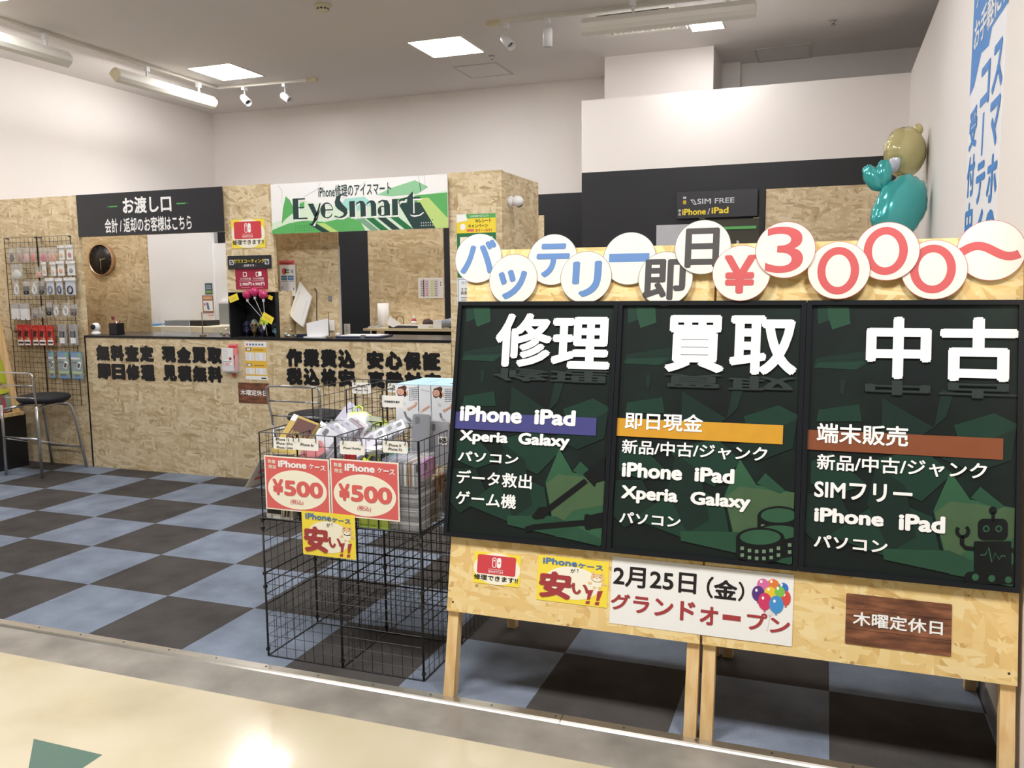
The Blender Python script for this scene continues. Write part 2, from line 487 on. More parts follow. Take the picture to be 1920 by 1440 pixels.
# the strand board booth front: left wall, pier with niche, right pier with end panel
FCY = 2.74
ZT, ZO, ZCT = 2.235, 1.90, 1.10
g = G(); g.bx(-2.99, -1.79, FCY, FCY+0.03, 0, ZT, OSB_W); struct('wall_booth_left', g)
g = G()
g.bx(-0.345, 0.09, FCY, FCY+0.03, 1.443, ZT, OSB_W)
struct('wall_booth_pier', g)
g = G(); g.bx(1.515, 1.90, FCY, FCY+0.03, 0, ZT, OSB_W); g.bx(1.875, 1.90, FCY+0.03, 3.51, 0, ZT-0.005, OSB_W); struct('wall_booth_end', g)
# beam boards behind the two header signs
g = G(); g.bx(-1.79, -0.345, FCY+0.005, FCY+0.03, ZO, ZT-0.01, OSB_W); g.bx(0.09, 1.515, FCY+0.005, FCY+0.03, ZO, ZT-0.01, OSB_W); struct('wall_booth_header', g)
# inner sheets standing behind the worktop
g = G(); xr = at_y(277, 500, 3.31).x; g.bx(-2.6, xr, 3.31, 3.325, 0, 2.2, OSB_W); o = g.build('strand_board_sheet')
tag(o, 'strand board sheet behind the counter that carries the round clock', 'board')
g = G(); xr = at_y(635, 520, 2.97).x; g.bx(-0.2, xr, 2.97, 2.985, 1.1015, 2.2, OSB_W); g.bx(xr, xr+0.006, 2.968, 2.987, 1.1015, 1.78, mat('grey_edge', (196, 192, 184), 0.5)); o = g.build('strand_board_sheet')
tag(o, 'strand board sheet behind the counter with hanging price calendar and papers', 'board')
g = G(); g.bx(0.163, 0.885, 4.0, 4.015, 0, 2.2, OSB_W); o = g.build('strand_board_sheet')
tag(o, 'strand board sheet behind the cluttered work desk with a chart on it', 'board')
g = G(); g.bx(1.0, 1.328, 5.4, 5.415, 0, at_y(1030, 403, 5.4).z, OSB_W); o = g.build('strand_board_sheet')
tag(o, 'low strand board sheet against the black back wall beside the booth end', 'board')
WPANEL = mat('white_panel', (240, 240, 242), 0.5, var=0.01)
g = G()
a = at_y(396, 436, 4.5)
g.bx(-2.99, a.x, 4.5, 4.54, 0, 2.4, WPANEL); g.bx(a.x, -1.3, 4.52, 4.54, 0, at_y(410, 456, 4.52).z, WPANEL)
struct('wall_inner_white', g)
g = G(); g.bx(2.52, 3.0, PW-.02, PW-.001, 0, 1.985, mat('grey_panel', (196, 196, 202), 0.5)); o = g.build('room_divider')
tag(o, 'pale grey panel on the black partition below the hanging sale sign', 'panel')

# ------------------------------------------------------------------ ceiling fittings
LEDM = mat('led_light', (253, 252, 252), 0.5, var=0, emit=33.0)
TUBEM = mat('tube_light', (253, 252, 252), 0.5, var=0, emit=42.0)
FRAMEW = mat('lamp_white', (236, 232, 222), 0.4, var=0.01)
IVORY = mat('ivory_plastic', (222, 212, 180), 0.45, var=0.02)
def led(x0, x1, y0, y1, label):
    r = thing('ceiling_lamp', label, 'ceiling light', ((x0+x1)/2, (y0+y1)/2, CZ), 'square ceiling lights')
    g = G()
    for (a, b, c, d) in ((x0-.012, x1+.012, y0-.012, y0), (x0-.012, x1+.012, y1, y1+.012), (x0-.012, x0, y0, y1), (x1, x1+.012, y0, y1)):
        g.bx(a, b, c, d, CZ-0.006, CZ, FRAMEW)
    g.build('frame', r)
    g = G(); g.bx(x0, x1, y0, y1, CZ-0.004, CZ-0.001, LEDM); g.build('diffuser', r)
led(-1.75, -1.28, 4.09, 4.6, 'square white ceiling light above the corner of the lighting rail')
led(0.55, 1.03, 4.10, 4.62, 'square white ceiling light in the middle beside the square hatch')
led(2.85, 3.10, 4.43, 4.70, 'small square white ceiling light beside the long lamp over the partition')
led(-1.77, -1.27, 1.6, 2.06, 'square white ceiling light cut off by the top left corner')
led(0.55, 1.03, 1.6, 2.06, 'square white ceiling light over the open floor of the shop')
led(2.85, 3.33, 1.6, 2.06, 'square white ceiling light over the space behind the sign stands')
def rail(pts, label):
    r = thing('lighting_rail', label, 'lighting rail', pts[0])
    g = G()
    for a, b in zip(pts[:-1], pts[1:]):
        a, b = Vector(a), Vector(b); d = (b-a).normalized(); s = Vector((-d.y, d.x, 0))*0.017
        for sg in (1, -1):
            g.loft([[p+s*sg, p+s*sg*0.35, p+s*sg*0.35-Vector((0, 0, .03)), p+s*sg-Vector((0, 0, .03))] for p in (a, b)], FRAMEW, False)
        g.loft([[p-s*.35-Vector((0, 0, .004)), p+s*.35-Vector((0, 0, .004)), p+s*.35-Vector((0, 0, .012)), p-s*.35-Vector((0, 0, .012))] for p in (a, b)], BLACK, False)
    g.build('track', r)
    for p, q in ((pts[0], pts[1]), (pts[-1], pts[-2])):
        p, q = Vector(p), Vector(q); d = (q-p).normalized(); s = Vector((-d.y, d.x, 0))*0.02
        g = G(); g.loft([[w+s, w-s, w-s-Vector((0, 0, .034)), w+s-Vector((0, 0, .034))] for w in (p-d*.01, p+d*.1)], IVORY, False); g.build('end_cap', r)
    return r
rail([(-1.98, 1.2, CZ), (-1.995, 4.80, CZ), (-0.86, 4.87, CZ)], 'white lighting rail bent round the left corner of the ceiling')
rail([(1.39, 3.83, CZ), (4.2, 3.86, CZ)], 'straight white lighting rail near the air vent')
def tube_lamp(a, b, label, capcol=FRAMEW, up=0.17):
    """reflector batten hung from a rail"""
    a, b = Vector(a), Vector(b); d = (b-a).normalized(); s = Vector((-d.y, d.x, 0)); z = Vector((0, 0, 1))
    r = thing('fluorescent_lamp', label, 'lamp', (a+b)/2, 'long tube lamps on the rails')
    ca, sa = math.cos(.85), math.sin(.85); sv, zv = s*ca+z*sa, z*ca-s*sa; zz = z; s, z = sv, zv
    prof = [(-.05, -.035), (-.056, 0.0), (-.05, .035), (-.03, .06), (.03, .06), (.05, .035), (.056, 0.0), (.05, -.035)]
    inner = [(.044, -.035), (.03, .02), (-.03, .02), (-.044, -.035)]
    g = G(); g.loft([[p+s*x+z*h for x, h in prof+inner] for p in (a, b)], FRAMEW, False); g.build('housing', r)
    g = G(); g.tube([a+d*.03-z*.02, b-d*.03-z*.02], 0.014, TUBEM, 10); g.build('tube', r)
    for p, e in ((a, -1), (b, 1)):
        g = G(); g.loft([[w+s*x+z*h for x, h in prof] for w in (p, p+d*e*.012)], capcol, False); g.build('end_cap', r)
    for t in (.3, .85):
        p = a.lerp(b, t)
        g = G(); g.tube([p+zz*.05, p+zz*(CZ-p.z-.05)], .012, WHITE, 8)
        g.box(WORLD, p.x-.02, p.x+.02, p.y-.02, p.y+.02, CZ-.075, CZ-.03, WHITE); g.build('clamp', r)
ZL = CZ-0.19
tube_lamp((-1.97, 3.42, ZL), (-1.97, 4.68, ZL), 'long white tube lamp hanging from the rail over the pick-up counter', IVORY)
tube_lamp((-1.95, 1.62, ZL), (-1.95, 2.88, ZL), 'long white tube lamp at the top left edge of the view')
tube_lamp((2.22, 3.64, ZL), (3.42, 3.66, ZL), 'long grey-white tube lamp in front of the air vent')
def spot(px, top, tip, label, lit=False):
    """cylinder spot on a stem"""
    top = Vector(top)
    r = thing('spotlight', label, 'spotlight', top, 'spotlights on the rails')
    g = G(); g.bx(top.x-.018, top.x+.018, top.y-.03, top.y+.03, CZ-.06, CZ-.03, WHITE); g.build('adapter', r)
    g = G(); g.tube([(top.x, top.y, CZ-.06), (top.x, top.y, top.z+.01)], .006, WHITE, 8); g.build('stem', r)
    d = (Vector(tip)-top).normalized(); q = d.to_track_quat('Z', 'Y').to_matrix().to_4x4()
    M = Matrix.Translation(top) @ q
    g = G(); g.lathe(M, [(.012, -.055), (.03, -.05), (.036, -.035), (.037, .085), (.033, .085), (.028, .05)], WHITE, 20); g.build('lamp_head', r)
    g = G(); g.lathe(M, [(.028, .05), (.001, .049)], BLACK, 16); g.build('lens', r)
def sp(px, py, Y, d, label):
    p = at_y(px, py, Y); spot(px, p, p+Vector(d), label)
sp(459, 186, 4.83, (.6, -.25, -.45), 'white cylinder spotlight on the left rail, the one nearer the rail corner')
sp(535, 182, 4.86, (.65, -.2, -.4), 'white cylinder spotlight on the left rail, the one nearer its free end')
sp(950, 76, 3.84, (.45, -.3, -.5), 'white cylinder spotlight on the straight rail, tilted with dark mouth')
sp(1027, 66, 3.84, (-.05, .1, -1), 'white cylinder spotlight on the straight rail, pointing straight down')
def hatch(x0, x1, y0, y1, label):
    r = thing('ceiling_hatch', label, 'hatch', ((x0+x1)/2, (y0+y1)/2, CZ), 'square hatches in the ceiling')
    g = G(); fr = mat('hatch_frame', (190, 186, 182), 0.4, metal=.3); w = .022
    for (a, b, c, d) in ((x0, x1, y0, y0+w), (x0, x1, y1-w, y1), (x0, x0+w, y0+w, y1-w), (x1-w, x1, y0+w, y1-w)):
        g.bx(a, b, c, d, CZ-.004, CZ, fr)
    g.build('frame', r)
    g = G(); g.bx(x0+w, x1-w, y0+w, y1-w, CZ-.002, CZ, CEIL); g.build('lid', r)
hatch(0.55, 1.0, 5.0, 5.48, 'square ceiling hatch next to the bright square light')
hatch(3.27, 3.75, 5.47, 5.95, 'square ceiling hatch above the right end of the partition')
r = thing('smoke_detector', 'round ivory smoke detector on the ceiling', 'smoke detector', (0.415, 3.0, CZ))
Mz = Matrix.Translation((0.415, 3.0, CZ)) @ Matrix.Rotation(math.pi, 4, 'X')
g = G(); g.lathe(Mz, [(.06, 0), (.06, .01), (.05, .022), (.05, .024)], IVORY, 24); g.build('base', r)
g = G(); g.lathe(Mz, [(.045, .024), (.042, .04), (.03, .05), (.001, .052)], IVORY, 24)
for k in range(10):
    a = k*math.pi/5; g.box(FM(Mz @ Matrix.Rotation(a, 4, 'Z') @ Matrix.Translation((.042, 0, .033))), -.002, .003, -.007, .007, -.005, .005, BLACK)
g.build('sensor_head', r)
for px, py, lb in ((922, 105, 'small metal sprinkler head beside the square light in the middle'), (1562, 38, 'small metal sprinkler head over the right end of the partition')):
    p = at_z(px, py, CZ)
    g = G(); Ms = Matrix.Translation(p) @ Matrix.Rotation(math.pi, 4, 'X')
    g.lathe(Ms, [(.03, 0), (.03, .004), (.012, .006), (.01, .03), (.022, .032), (.022, .035), (.001, .036)], STEEL, 14)
    tag(g.build('sprinkler', None, p), lb, 'sprinkler', 'ceiling sprinklers')
# air vent
r = thing('ceiling_vent', 'square slatted air vent in the ceiling behind the long lamp', 'air vent', (2.5, 4.22, CZ))
g = G()
for (a, b, c, d) in ((2.17, 2.83, 3.9, 3.95), (2.17, 2.83, 4.5, 4.55), (2.17, 2.22, 3.95, 4.5), (2.78, 2.83, 3.95, 4.5)): g.bx(a, b, c, d, CZ-.02, CZ, FRAMEW)
g.bx(2.22, 2.78, 4.2, 4.24, CZ-.018, CZ, FRAMEW); g.build('frame', r)
g = G(); g.bx(2.22, 2.78, 3.95, 4.5, CZ-.002, CZ, BLACK); g.build('backing', r)
for k in range(5):
    y = 3.98+.045*k
    g = G(); g.loft([[Vector((x, y, CZ-.018)), Vector((x, y+.006, CZ-.018)), Vector((x, y+.03, CZ-.003)), Vector((x, y+.024, CZ-.003))] for x in (2.22, 2.78)], FRAMEW, False); g.build('slat', r)
for k in range(13):
    x = 2.24+.042*k
    g = G(); g.loft([[Vector((x, y, CZ-.018)), Vector((x+.006, y, CZ-.018)), Vector((x+.026, y, CZ-.003)), Vector((x+.02, y, CZ-.003))] for y in (4.25, 4.5)], FRAMEW, False); g.build('slat', r)
# ------------------------------------------------------------------ service counter and its header signs
F0 = FY(FCY); F1 = FY(FCY-0.012)
counter = thing('service_counter', 'long strand board service counter with black worktop and cut-out black lettering', 'counter', (-0.15, FCY, 0))
g = G(); g.bx(-1.78, 1.513, FCY-0.012, FCY+0.012, 0, 1.085, OSB_W); g.build('front_panel', counter)
g = G(); g.bx(-1.785, 1.513, FCY-0.012, 3.27, 1.086, 1.101, mat('worktop_black', (62, 60, 62), 0.35, coat=0.2)); g.build('worktop', counter)
g = G(); g.bx(-1.79, 1.513, FCY-0.016, FCY-0.012, 1.083, 1.101, BLACK); g.bx(-1.792, -1.782, FCY-0.016, FCY-0.010, 0, 1.1, BLACK); g.build('edge_strip', counter)
for s, tl, br in (('無料査定', (178.7, 646), (290, 679)), ('即日修理', (181, 681), (292, 714.5)), ('現金買取', (301.7, 649), (418, 682.5)),
                  ('見積無料', (303.7, 683.7), (418.7, 718)), ('作業費込', (535, 653), (667, 691)), ('税込格安', (535.7, 688.7), (667, 726)),
                  ('安心保証', (686, 657.5), (827.5, 696)), ('真摯対応', (688, 695), (829, 733))):
    u0, v0, u1, v1 = yrect(tl, br, FCY-0.013)
    g = G(); w = (u1-u0)/4
    for i, ch in enumerate(s):
        g.text(FY(FCY-0.012), ch, (u0+w*(i+.03), v0, u0+w*(i+.97), v1), BLACK, 0.0003, 0.08, ext=0.0022)
    g.build('lettering', counter)

def sheet(name, label, cat, F, r, paper, prints, thick=0.0006, n=0.0, group=None, rad=0.0):
    """a printed sheet or sign panel; prints(g, F, r, n) adds the printing"""
    g = G()
    if rad: g.rrect(F, *r, rad, paper, n, thick)
    else: g.rect(F, r[0], r[1], r[2], r[3], paper, n, thick)
    o = g.build(name); tag(o, label, cat, group)
    p = G(); prints(p, F, r, n+thick+0.0004)
    if p.v: p.build('print', o)
    return o
def sub(r, a, b, c, d):
    """fractions of a rectangle: a,b = left,bottom  c,d = right,top"""
    return (r[0]+(r[2]-r[0])*a, r[1]+(r[3]-r[1])*b, r[0]+(r[2]-r[0])*c, r[1]+(r[3]-r[1])*d)
def sp_(r, pts):
    """points given as fractions (x from left, y from top)"""
    return [(r[0]+(r[2]-r[0])*x, r[3]-(r[3]-r[1])*y) for x, y in pts]

YEL = mat('yellow_print', (250, 222, 60), 0.5, var=0)
YELP = mat('yellow_paper', (250, 226, 74), 0.5, var=0.02)
CREAMP = mat('cream_print', (252, 246, 226), 0.5, var=0)
BLUEI = mat('blue_ink', (88, 128, 186), 0.5, var=0)
CORAL = mat('coral_print', (226, 104, 102), 0.5, var=0.02)
DKRED = mat('dark_red_ink', (170, 62, 66), 0.5, var=0)
MAROON = mat('maroon_print', (164, 40, 66), 0.45, var=0.03)
GREY = mat('grey_ink', (140, 140, 146), 0.5, var=0)
LGREY = mat('light_grey_ink', (205, 206, 212), 0.5, var=0)
GREENI = mat('green_ink', (92, 176, 92), 0.5, var=0)
DGREEN = mat('deep_green_ink', (40, 118, 70), 0.5, var=0)
LIME = mat('lime_ink', (196, 222, 130), 0.5, var=0)
TEAL = mat('dark_teal_ink', (38, 66, 62), 0.5, var=0)

# black pick-up counter sign
SIGNB = mat('sign_black', (48, 48, 52), 0.35, var=0.04)
def pr(g, F, r, n):
    g.text(F, 'お渡し口', yrect((229, 370), (322, 397), 2.71), WINK, n, 0.032)
    g.text(F, '会計 / 返却のお客様はこちら', yrect((196, 410), (360, 431), 2.71), WINK, n, 0.02)
    for x0, x1, y, fl in ((199, 220, 388, 0), (331, 353, 382, 1)):
        a = at_y(x0, y, 2.71); b = at_y(x1, y, 2.71)
        g.rect(F, a.x, a.z-.004, b.x, a.z+.005, GREENI, n)
        g.rect(F, *( (a.x, a.z-.0035, a.x+.03, a.z+.0045) if not fl else (b.x-.03, a.z-.0035, b.x, a.z+.0045)), mat('dim_green_ink', (64, 92, 66), 0.5, var=0), n+.0003)
sheet('pickup_sign', 'wide black header sign with white lettering over the pick-up window', 'sign', FY(2.722), yrect((142, 366), (419, 434), 2.71), SIGNB, pr, 0.012)

# green and white shop name sign
def pr(g, F, r, n):
    q = lambda *p: sp_(r, p)
    e = .0003
    pale = mat('pale_green_print', (222, 240, 214), 0.5, var=0); mint = mat('mint_print', (150, 206, 160), 0.5, var=0); leaf = mat('leaf_green_print', (96, 180, 100), 0.5, var=0.05)
    g.poly(F, q((.0, .78), (.07, .72), (.12, .42), (.2, .36), (.34, .5), (.5, .42), (.7, .5), (.8, .42), (1, .3), (1, 1), (0, 1)), pale, n)
    g.poly(F, q((.0, .92), (.1, .8), (.2, .75), (.32, .8), (.45, .72), (.52, .8), (.55, 1), (0, 1)), leaf, n+e)
    g.poly(F, q((.72, .42), (.85, .36), (1, .34), (1, .95), (.93, .7), (.8, .55)), leaf, n+e)
    g.poly(F, q((.09, .25), (.115, .33), (.13, .46), (.2, .38), (.2, .5), (.12, .62), (.08, .72), (.06, .8), (.07, .5)), leaf, n+e)
    g.poly(F, q((.62, .32), (.7, .2), (.83, .08), (.9, .22), (.84, .34), (.7, .36)), mint, n+e)
    g.poly(F, q((.44, .36), (.55, .34), (.6, .5), (.5, .62), (.4, .55)), mat('aqua_print', (170, 224, 214), 0.5, var=0), n+e)
    g.poly(F, q((.83, .42), (.9, .42), (1.0, .82), (1.0, 1), (.93, 1)), LIME, n+2*e)
    for x0, c in ((.22, TEAL), (.27, LIME), (.5, mat('sage_print', (130, 170, 140), .5, var=0)), (.555, DGREEN), (.62, TEAL), (.69, DGREEN), (.735, TEAL)):
        w = .045 if x0 < .73 else .12
        y0 = .82 if x0 < .5 else (.76 if x0 < .73 else .5)
        g.poly(F, q((x0, y0), (x0+w, y0), (x0+w+.08, 1.0), (x0+.08, 1.0)), c, n+3*e)
    for i in range(9):
        for j in range(3):
            c = q((.145+.013*i, .86+.045*j))[0]; g.ell(F, c[0], c[1], .0035, .0035, DGREEN, n+3*e, k=8)
            c = q((.86+.012*i, .84+.05*j))[0]
            if i < 6: g.ell(F, c[0], c[1], .004, .004, WINK if j else TEAL, n+4*e, k=8)
    for i in range(7):
        for j in range(4):
            c = q((.36+.013*i, .8+.045*j))[0]; g.ell(F, c[0], c[1], .003, .003, GREENI, n+4*e, k=8)
    for pts in (((.05, .03), (.07, .15), (.065, .4)), ((.3, .02), (.28, .15), (.2, .28)), ((.85, .0), (.86, .3)), ((.88, .0), (.885, .22)), ((.56, .05), (.5, .2))):
        g.stroke(F, q(*pts), .004, LGREY, n+e)
    g.text(F, 'iPhone修理のアイスマート', yrect((596.5, 348), (733.5, 364.5), 2.71), TEAL, n+4*e, 0.012)
    # display lettering with fat and hairline strokes
    X0, X1 = at_y(550, 400, 2.71).x, at_y(793, 390, 2.71).x
    Yb, Yt = at_y(560, 411, 2.71).z, at_y(560, 372, 2.71).z
    W = X1-X0; H = Yt-Yb
    def let(mt, dx, dy, nn):
        P = lambda x, y: (X0+W*x+dx, Yb+H*y+dy)
        lv = [nn]
        def poly(*p): lv[0] += 2.5e-5; g.poly(F, [P(*a) for a in p], mt, lv[0])
        poly((0, 0), (.045, 0), (.045, 1), (0, 1))
        for y0, y1, x1 in ((0, .06, .115), (.53, .58, .09), (.94, 1, .1)): poly((.045, y0), (x1, y0), (x1, y1), (.045, y1))
        poly((.122, .72), (.165, .72), (.2, .2), (.178, .0)); poly((.2, .2), (.225, .72), (.215, .72), (.165, -.28), (.145, -.28), (.178, 0))
        def arc(cx, cy, rx, ry, w0, a0, a1, k=18):
            vs, fs = [], []
            for i in range(k+1):
                t = math.radians(a0+(a1-a0)*i/k); ct = math.cos(t)
                w = w0*(.12+.88*max(0, -ct)) if w0 > 0 else -w0*(.12+.88*max(0, ct))
                vs += [F(*P(cx+rx*ct, cy+ry*math.sin(t)), nn), F(*P(cx+(rx-w)*ct, cy+(ry-.05)*math.sin(t)), nn)]
            g.add(vs, [(2*i, 2*i+1, 2*i+3, 2*i+2) for i in range(k)], mt)
        arc(.272, .36, .05, .38, .04, 0, 330); poly((.235, .36), (.32, .36), (.32, .41), (.235, .41))
        # S
        poly((.335, .78), (.36, .62), (.43, .34), (.435, .2), (.42, .05), (.39, -.02), (.36, .0), (.4, .1), (.405, .2), (.36, .4), (.34, .55))
        poly((.338, .78), (.352, 1.0), (.385, 1.1), (.415, 1.08), (.418, 1.02), (.4, 1.06), (.385, 1.0), (.378, .8), (.4, .6), (.43, .4), (.435, .3), (.36, .45))
        poly((.33, .06), (.36, -.02), (.39, -.02), (.39, .02), (.36, .03), (.335, .1))
        # m
        poly((.45, 0), (.492, 0), (.492, .74), (.45, .74))
        poly((.535, 0), (.575, 0), (.575, .55), (.56, .7), (.535, .74), (.505, .66), (.492, .5), (.505, .6), (.53, .66), (.535, .5))
        poly((.615, 0), (.655, 0), (.655, .55), (.64, .7), (.615, .74), (.59, .66), (.575, .5), (.59, .6), (.61, .66), (.615, .5))
        # a
        arc(.7, .22, .035, .24, .03, 30, 360); poly((.715, 0), (.758, 0), (.758, .5), (.74, .7), (.7, .74), (.672, .66), (.672, .58), (.7, .68), (.715, .6))
        # r
        poly((.775, 0), (.817, 0), (.817, .74), (.775, .74)); poly((.817, .5), (.84, .66), (.865, .62), (.875, .7), (.85, .74), (.83, .7))
        # t
        poly((.89, .12), (.905, 0), (.93, -.04), (.93, .74), (.93, 1.05), (.888, .8), (.888, .74)); poly((.93, -.04), (.97, .0), (1.0, .14), (.99, .16), (.965, .05), (.93, .04)); poly((.86, .72), (.985, .72), (.985, .78), (.86, .78))
    let(WINK, .01, -.012, n+5*e); let(TEAL, 0, 0, n+8*e)
sheet('shop_name_sign', 'green and white shop name sign above the right-hand window', 'sign', FY(2.722), yrect((507, 346), (840, 427), 2.71), PAPER, pr, 0.012)

# ------------------------------------------------------------------ posters on the booth
SWRED = mat('console_red', (214, 70, 78), 0.45, var=0)
def console_poster(g, F, r, n):
    e = .0003
    g.ell(F, (r[0]+r[2])/2, (r[1]+r[3])/2, (r[2]-r[0])*.5, (r[3]-r[1])*.5, CREAMP, n, k=36)
    a = sub(r, .08, .32, .9, .92); g.rrect(F, *a, (a[3]-a[1])*.1, SWRED, n+e)
    b = sub(a, .39, .36, .62, .9); wd = b[2]-b[0]; R = wd*.2
    g.rrect(F, b[0], b[1], b[0]+wd*.46, b[3], R, WINK, n+2*e); g.rrect(F, b[0]+wd*.08, b[1]+wd*.08, b[0]+wd*.38, b[3]-wd*.08, R*.7, SWRED, n+3*e)
    g.ell(F, b[0]+wd*.23, b[3]-wd*.32, wd*.09, wd*.09, WINK, n+4*e, k=12)
    g.rrect(F, b[0]+wd*.54, b[1], b[2], b[3], R, WINK, n+2*e); g.ell(F, b[0]+wd*.78, b[1]+wd*.55, wd*.09, wd*.09, SWRED, n+3*e, k=12)
    g.text(F, 'NINTENDO', sub(a, .3, .24, .68, .29), WINK, n+2*e, 0)
    g.text(F, 'SWITCH', sub(a, .3, .08, .68, .2), WINK, n+2*e, 0.015)
    g.text(F, '修理できます!!', sub(r, .02, .12, .96, .29), INK, n+2*e, 0.02)
sheet('repair_poster', 'yellow poster with a red console picture on the pier between the windows', 'poster', F1, yrect((430, 412), (495, 464), 2.72), YELP, console_poster, .001, -.011)
def pr(g, F, r, n):
    g.text(F, 'ガラスコーティング', sub(r, .14, .42, .86, .74), YEL, n, .012)
    g.text(F, '- 好評です -', sub(r, .34, .14, .66, .34), WINK, n, .01)
    for x in (.04, .86):
        a = sub(r, x, .3, x+.1, .7); g.rrect(F, *a, .004, LGREY, n); b = sub(a, .2, .15, .8, .8); g.rect(F, *b, INK, n+.0003)
        g.stroke(F, [(b[0], b[1]), (b[2], b[3])], .004, LGREY, n+.0006)
sheet('coating_sign', 'small black sign with yellow lettering above the maroon price poster', 'sign', F0, yrect((425, 480), (507, 503), 2.72), SIGNB, pr, .008, .003)
def pr(g, F, r, n):
    for i, (nm, prc) in enumerate((('スマホ片面', '2,980円'), ('スマホ両面', '4,980円'))):
        x = .12+.4*i
        a = sub(r, x+.12, .62, x+.24, .84); g.rrect(F, *a, .003, WINK, n); g.rect(F, *sub(a, .15, .15, .85, .85), MAROON, n+.0003)
        if i: g.rrect(F, *sub(r, x+.2, .64, x+.3, .86), .003, WINK, n+.0006)
        g.text(F, nm, sub(r, x+.02, .46, x+.36, .57), WINK, n, .01)
        g.rect(F, *sub(r, x, .40, x+.36, .415), WINK, n)
        g.text(F, prc, sub(r, x, .16, x+.38, .34), WINK, n, .015)
        g.rect(F, *sub(r, x+.05, .07, x+.33, .1), mat('pink_ink', (214, 130, 150), .5, var=0), n)
sheet('price_poster', 'maroon price poster hanging under the small black sign', 'poster', F0, yrect((438, 504.5), (500, 542), 2.72), MAROON, pr, .001, .0015)
BROWNW = ramp_mat('brown_board_print', ((0.25, (62, 40, 34)), (0.5, (122, 78, 56)), (0.75, (178, 116, 82))), 9, 0.4, 5, (1, 1, 5))
def closed(g, F, r, n):
    g.text(F, '木曜定休日', sub(r, .07, .38, .92, .66), WINK, n+.0003, .02)
    for y in (.3, .58, .7): g.rect(F, *sub(r, 0, y, 1, y+.006), mat('dark_brown_line', (66, 42, 34), .5, var=0), n)
sheet('closed_day_sign', 'small brown wood-look sign on the counter front', 'sign', F1, yrect((445, 717), (505, 758), 2.72), BROWNW, closed, .0015, .0)
def pr(g, F, r, n):
    e = .0003
    g.rect(F, *sub(r, 0, 0, 1, 1), mat('mustard_print', (236, 190, 70), .5, var=0), n)
    g.rect(F, *sub(r, 0, .86, 1, 1), PAPER, n+e); g.rect(F, *sub(r, 0, 0, 1, .1), PAPER, n+e)
    for (y0, y1) in ((.5, .72), (.14, .31)):
        g.rect(F, *sub(r, .02, y0, .44, y1), PAPER, n+e); g.rect(F, *sub(r, .48, y0, .96, y1), PAPER, n+e)
        k = int((y1-y0)*45)
        for i in range(k):
            y = y0+.012+(y1-y0-.02)*i/k
            for x0, x1 in ((.05, .18+.02*(i % 3)), (.3, .4), (.52, .66+.03*(i % 2)), (.8, .92)):
                g.rect(F, *sub(r, x0, y, x1, y+.007), LGREY, n+2*e)
    for y in (.76, .35):
        g.rrect(F, *sub(r, .06, y, .3, y+.075), .003, mat('slate_ink', (96, 92, 120), .5, var=0), n+e); g.rect(F, *sub(r, .1, y+.012, .26, y+.063), PAPER, n+2*e)
        g.rect(F, *sub(r, .4, y+.015, .86, y+.035), mat('brown_ink', (150, 110, 40), .5, var=0), n+e)
    for i, c in enumerate((CORAL, BLUEI, BLUEI, GREY, GREY, BLUEI)): g.rect(F, *sub(r, .08+.14*i, .9, .17+.14*i, .95), c, n+2*e)
    g.rect(F, *sub(r, .72, .03, .94, .06), INK, n+2*e)
sheet('price_list', 'yellow and white price list above the brown sign on the counter front', 'poster', F1, yrect((457, 640.5), (501, 713), 2.72), PAPER, pr, .001, .0)
# leaflet dispenser
a = yrect((418, 645), (445, 698), 2.70)
r = thing('leaflet_holder', 'small clear holder with pink and white leaflets on the counter front', 'leaflet holder', (a[0], FCY-.012, a[1]))
g = G(); FH = FY(FCY-.0125)
g.box(FH, a[0]-.004, a[2]+.004, a[1], a[1]+.012, 0, .05, CLEAR); g.box(FH, a[0]-.004, a[0]-.002, a[1], a[3]-.08, 0, .05, CLEAR); g.box(FH, a[2]+.002, a[2]+.004, a[1], a[3]-.08, 0, .05, CLEAR); g.box(FH, a[0], a[2], a[1], a[1]+.06, .048, .05, CLEAR)
g.build('pocket', r)
PINKP = mat('pink_leaflet', (238, 150, 152), .5, var=.03)
g = G()
for i in range(5): g.box(FH, a[0]+.045, a[2], a[1]+.012, a[3], .004+.004*i, .006+.004*i, PINKP)
g.box(FH, a[0]+.045, a[2], a[3]-.03, a[3]-.012, .0225, .0228, RED)
for k in range(3): g.box(FH, a[2]-.05, a[2]-.02, a[3]-.11-.07*k, a[3]-.085-.07*k, .0225, .0228, DKRED)
g.build('pink_leaflets', r)
g = G()
g.box(FH, a[0], a[0]+.095, a[1]+.012, a[3]-.03, .030, .044, PAPER)
r2 = (a[0], a[1]+.012, a[0]+.095, a[3]-.03)
g.text(FH, '2,000', sub(r2, .06, .2, .7, .34), CORAL, .0446, .01)
for k in range(6): g.rect(FH, *sub(r2, .08, .92-.08*k, .5+.07*(k % 3), .945-.08*k), LGREY, .0446)
g.rect(FH, *sub(r2, .05, .38, .9, .41), GREY, .0446); g.ell(FH, r2[0]+.075, r2[3]-.08, .012, .012, DKRED, .0446, k=14)
g.build('white_leaflets', r)

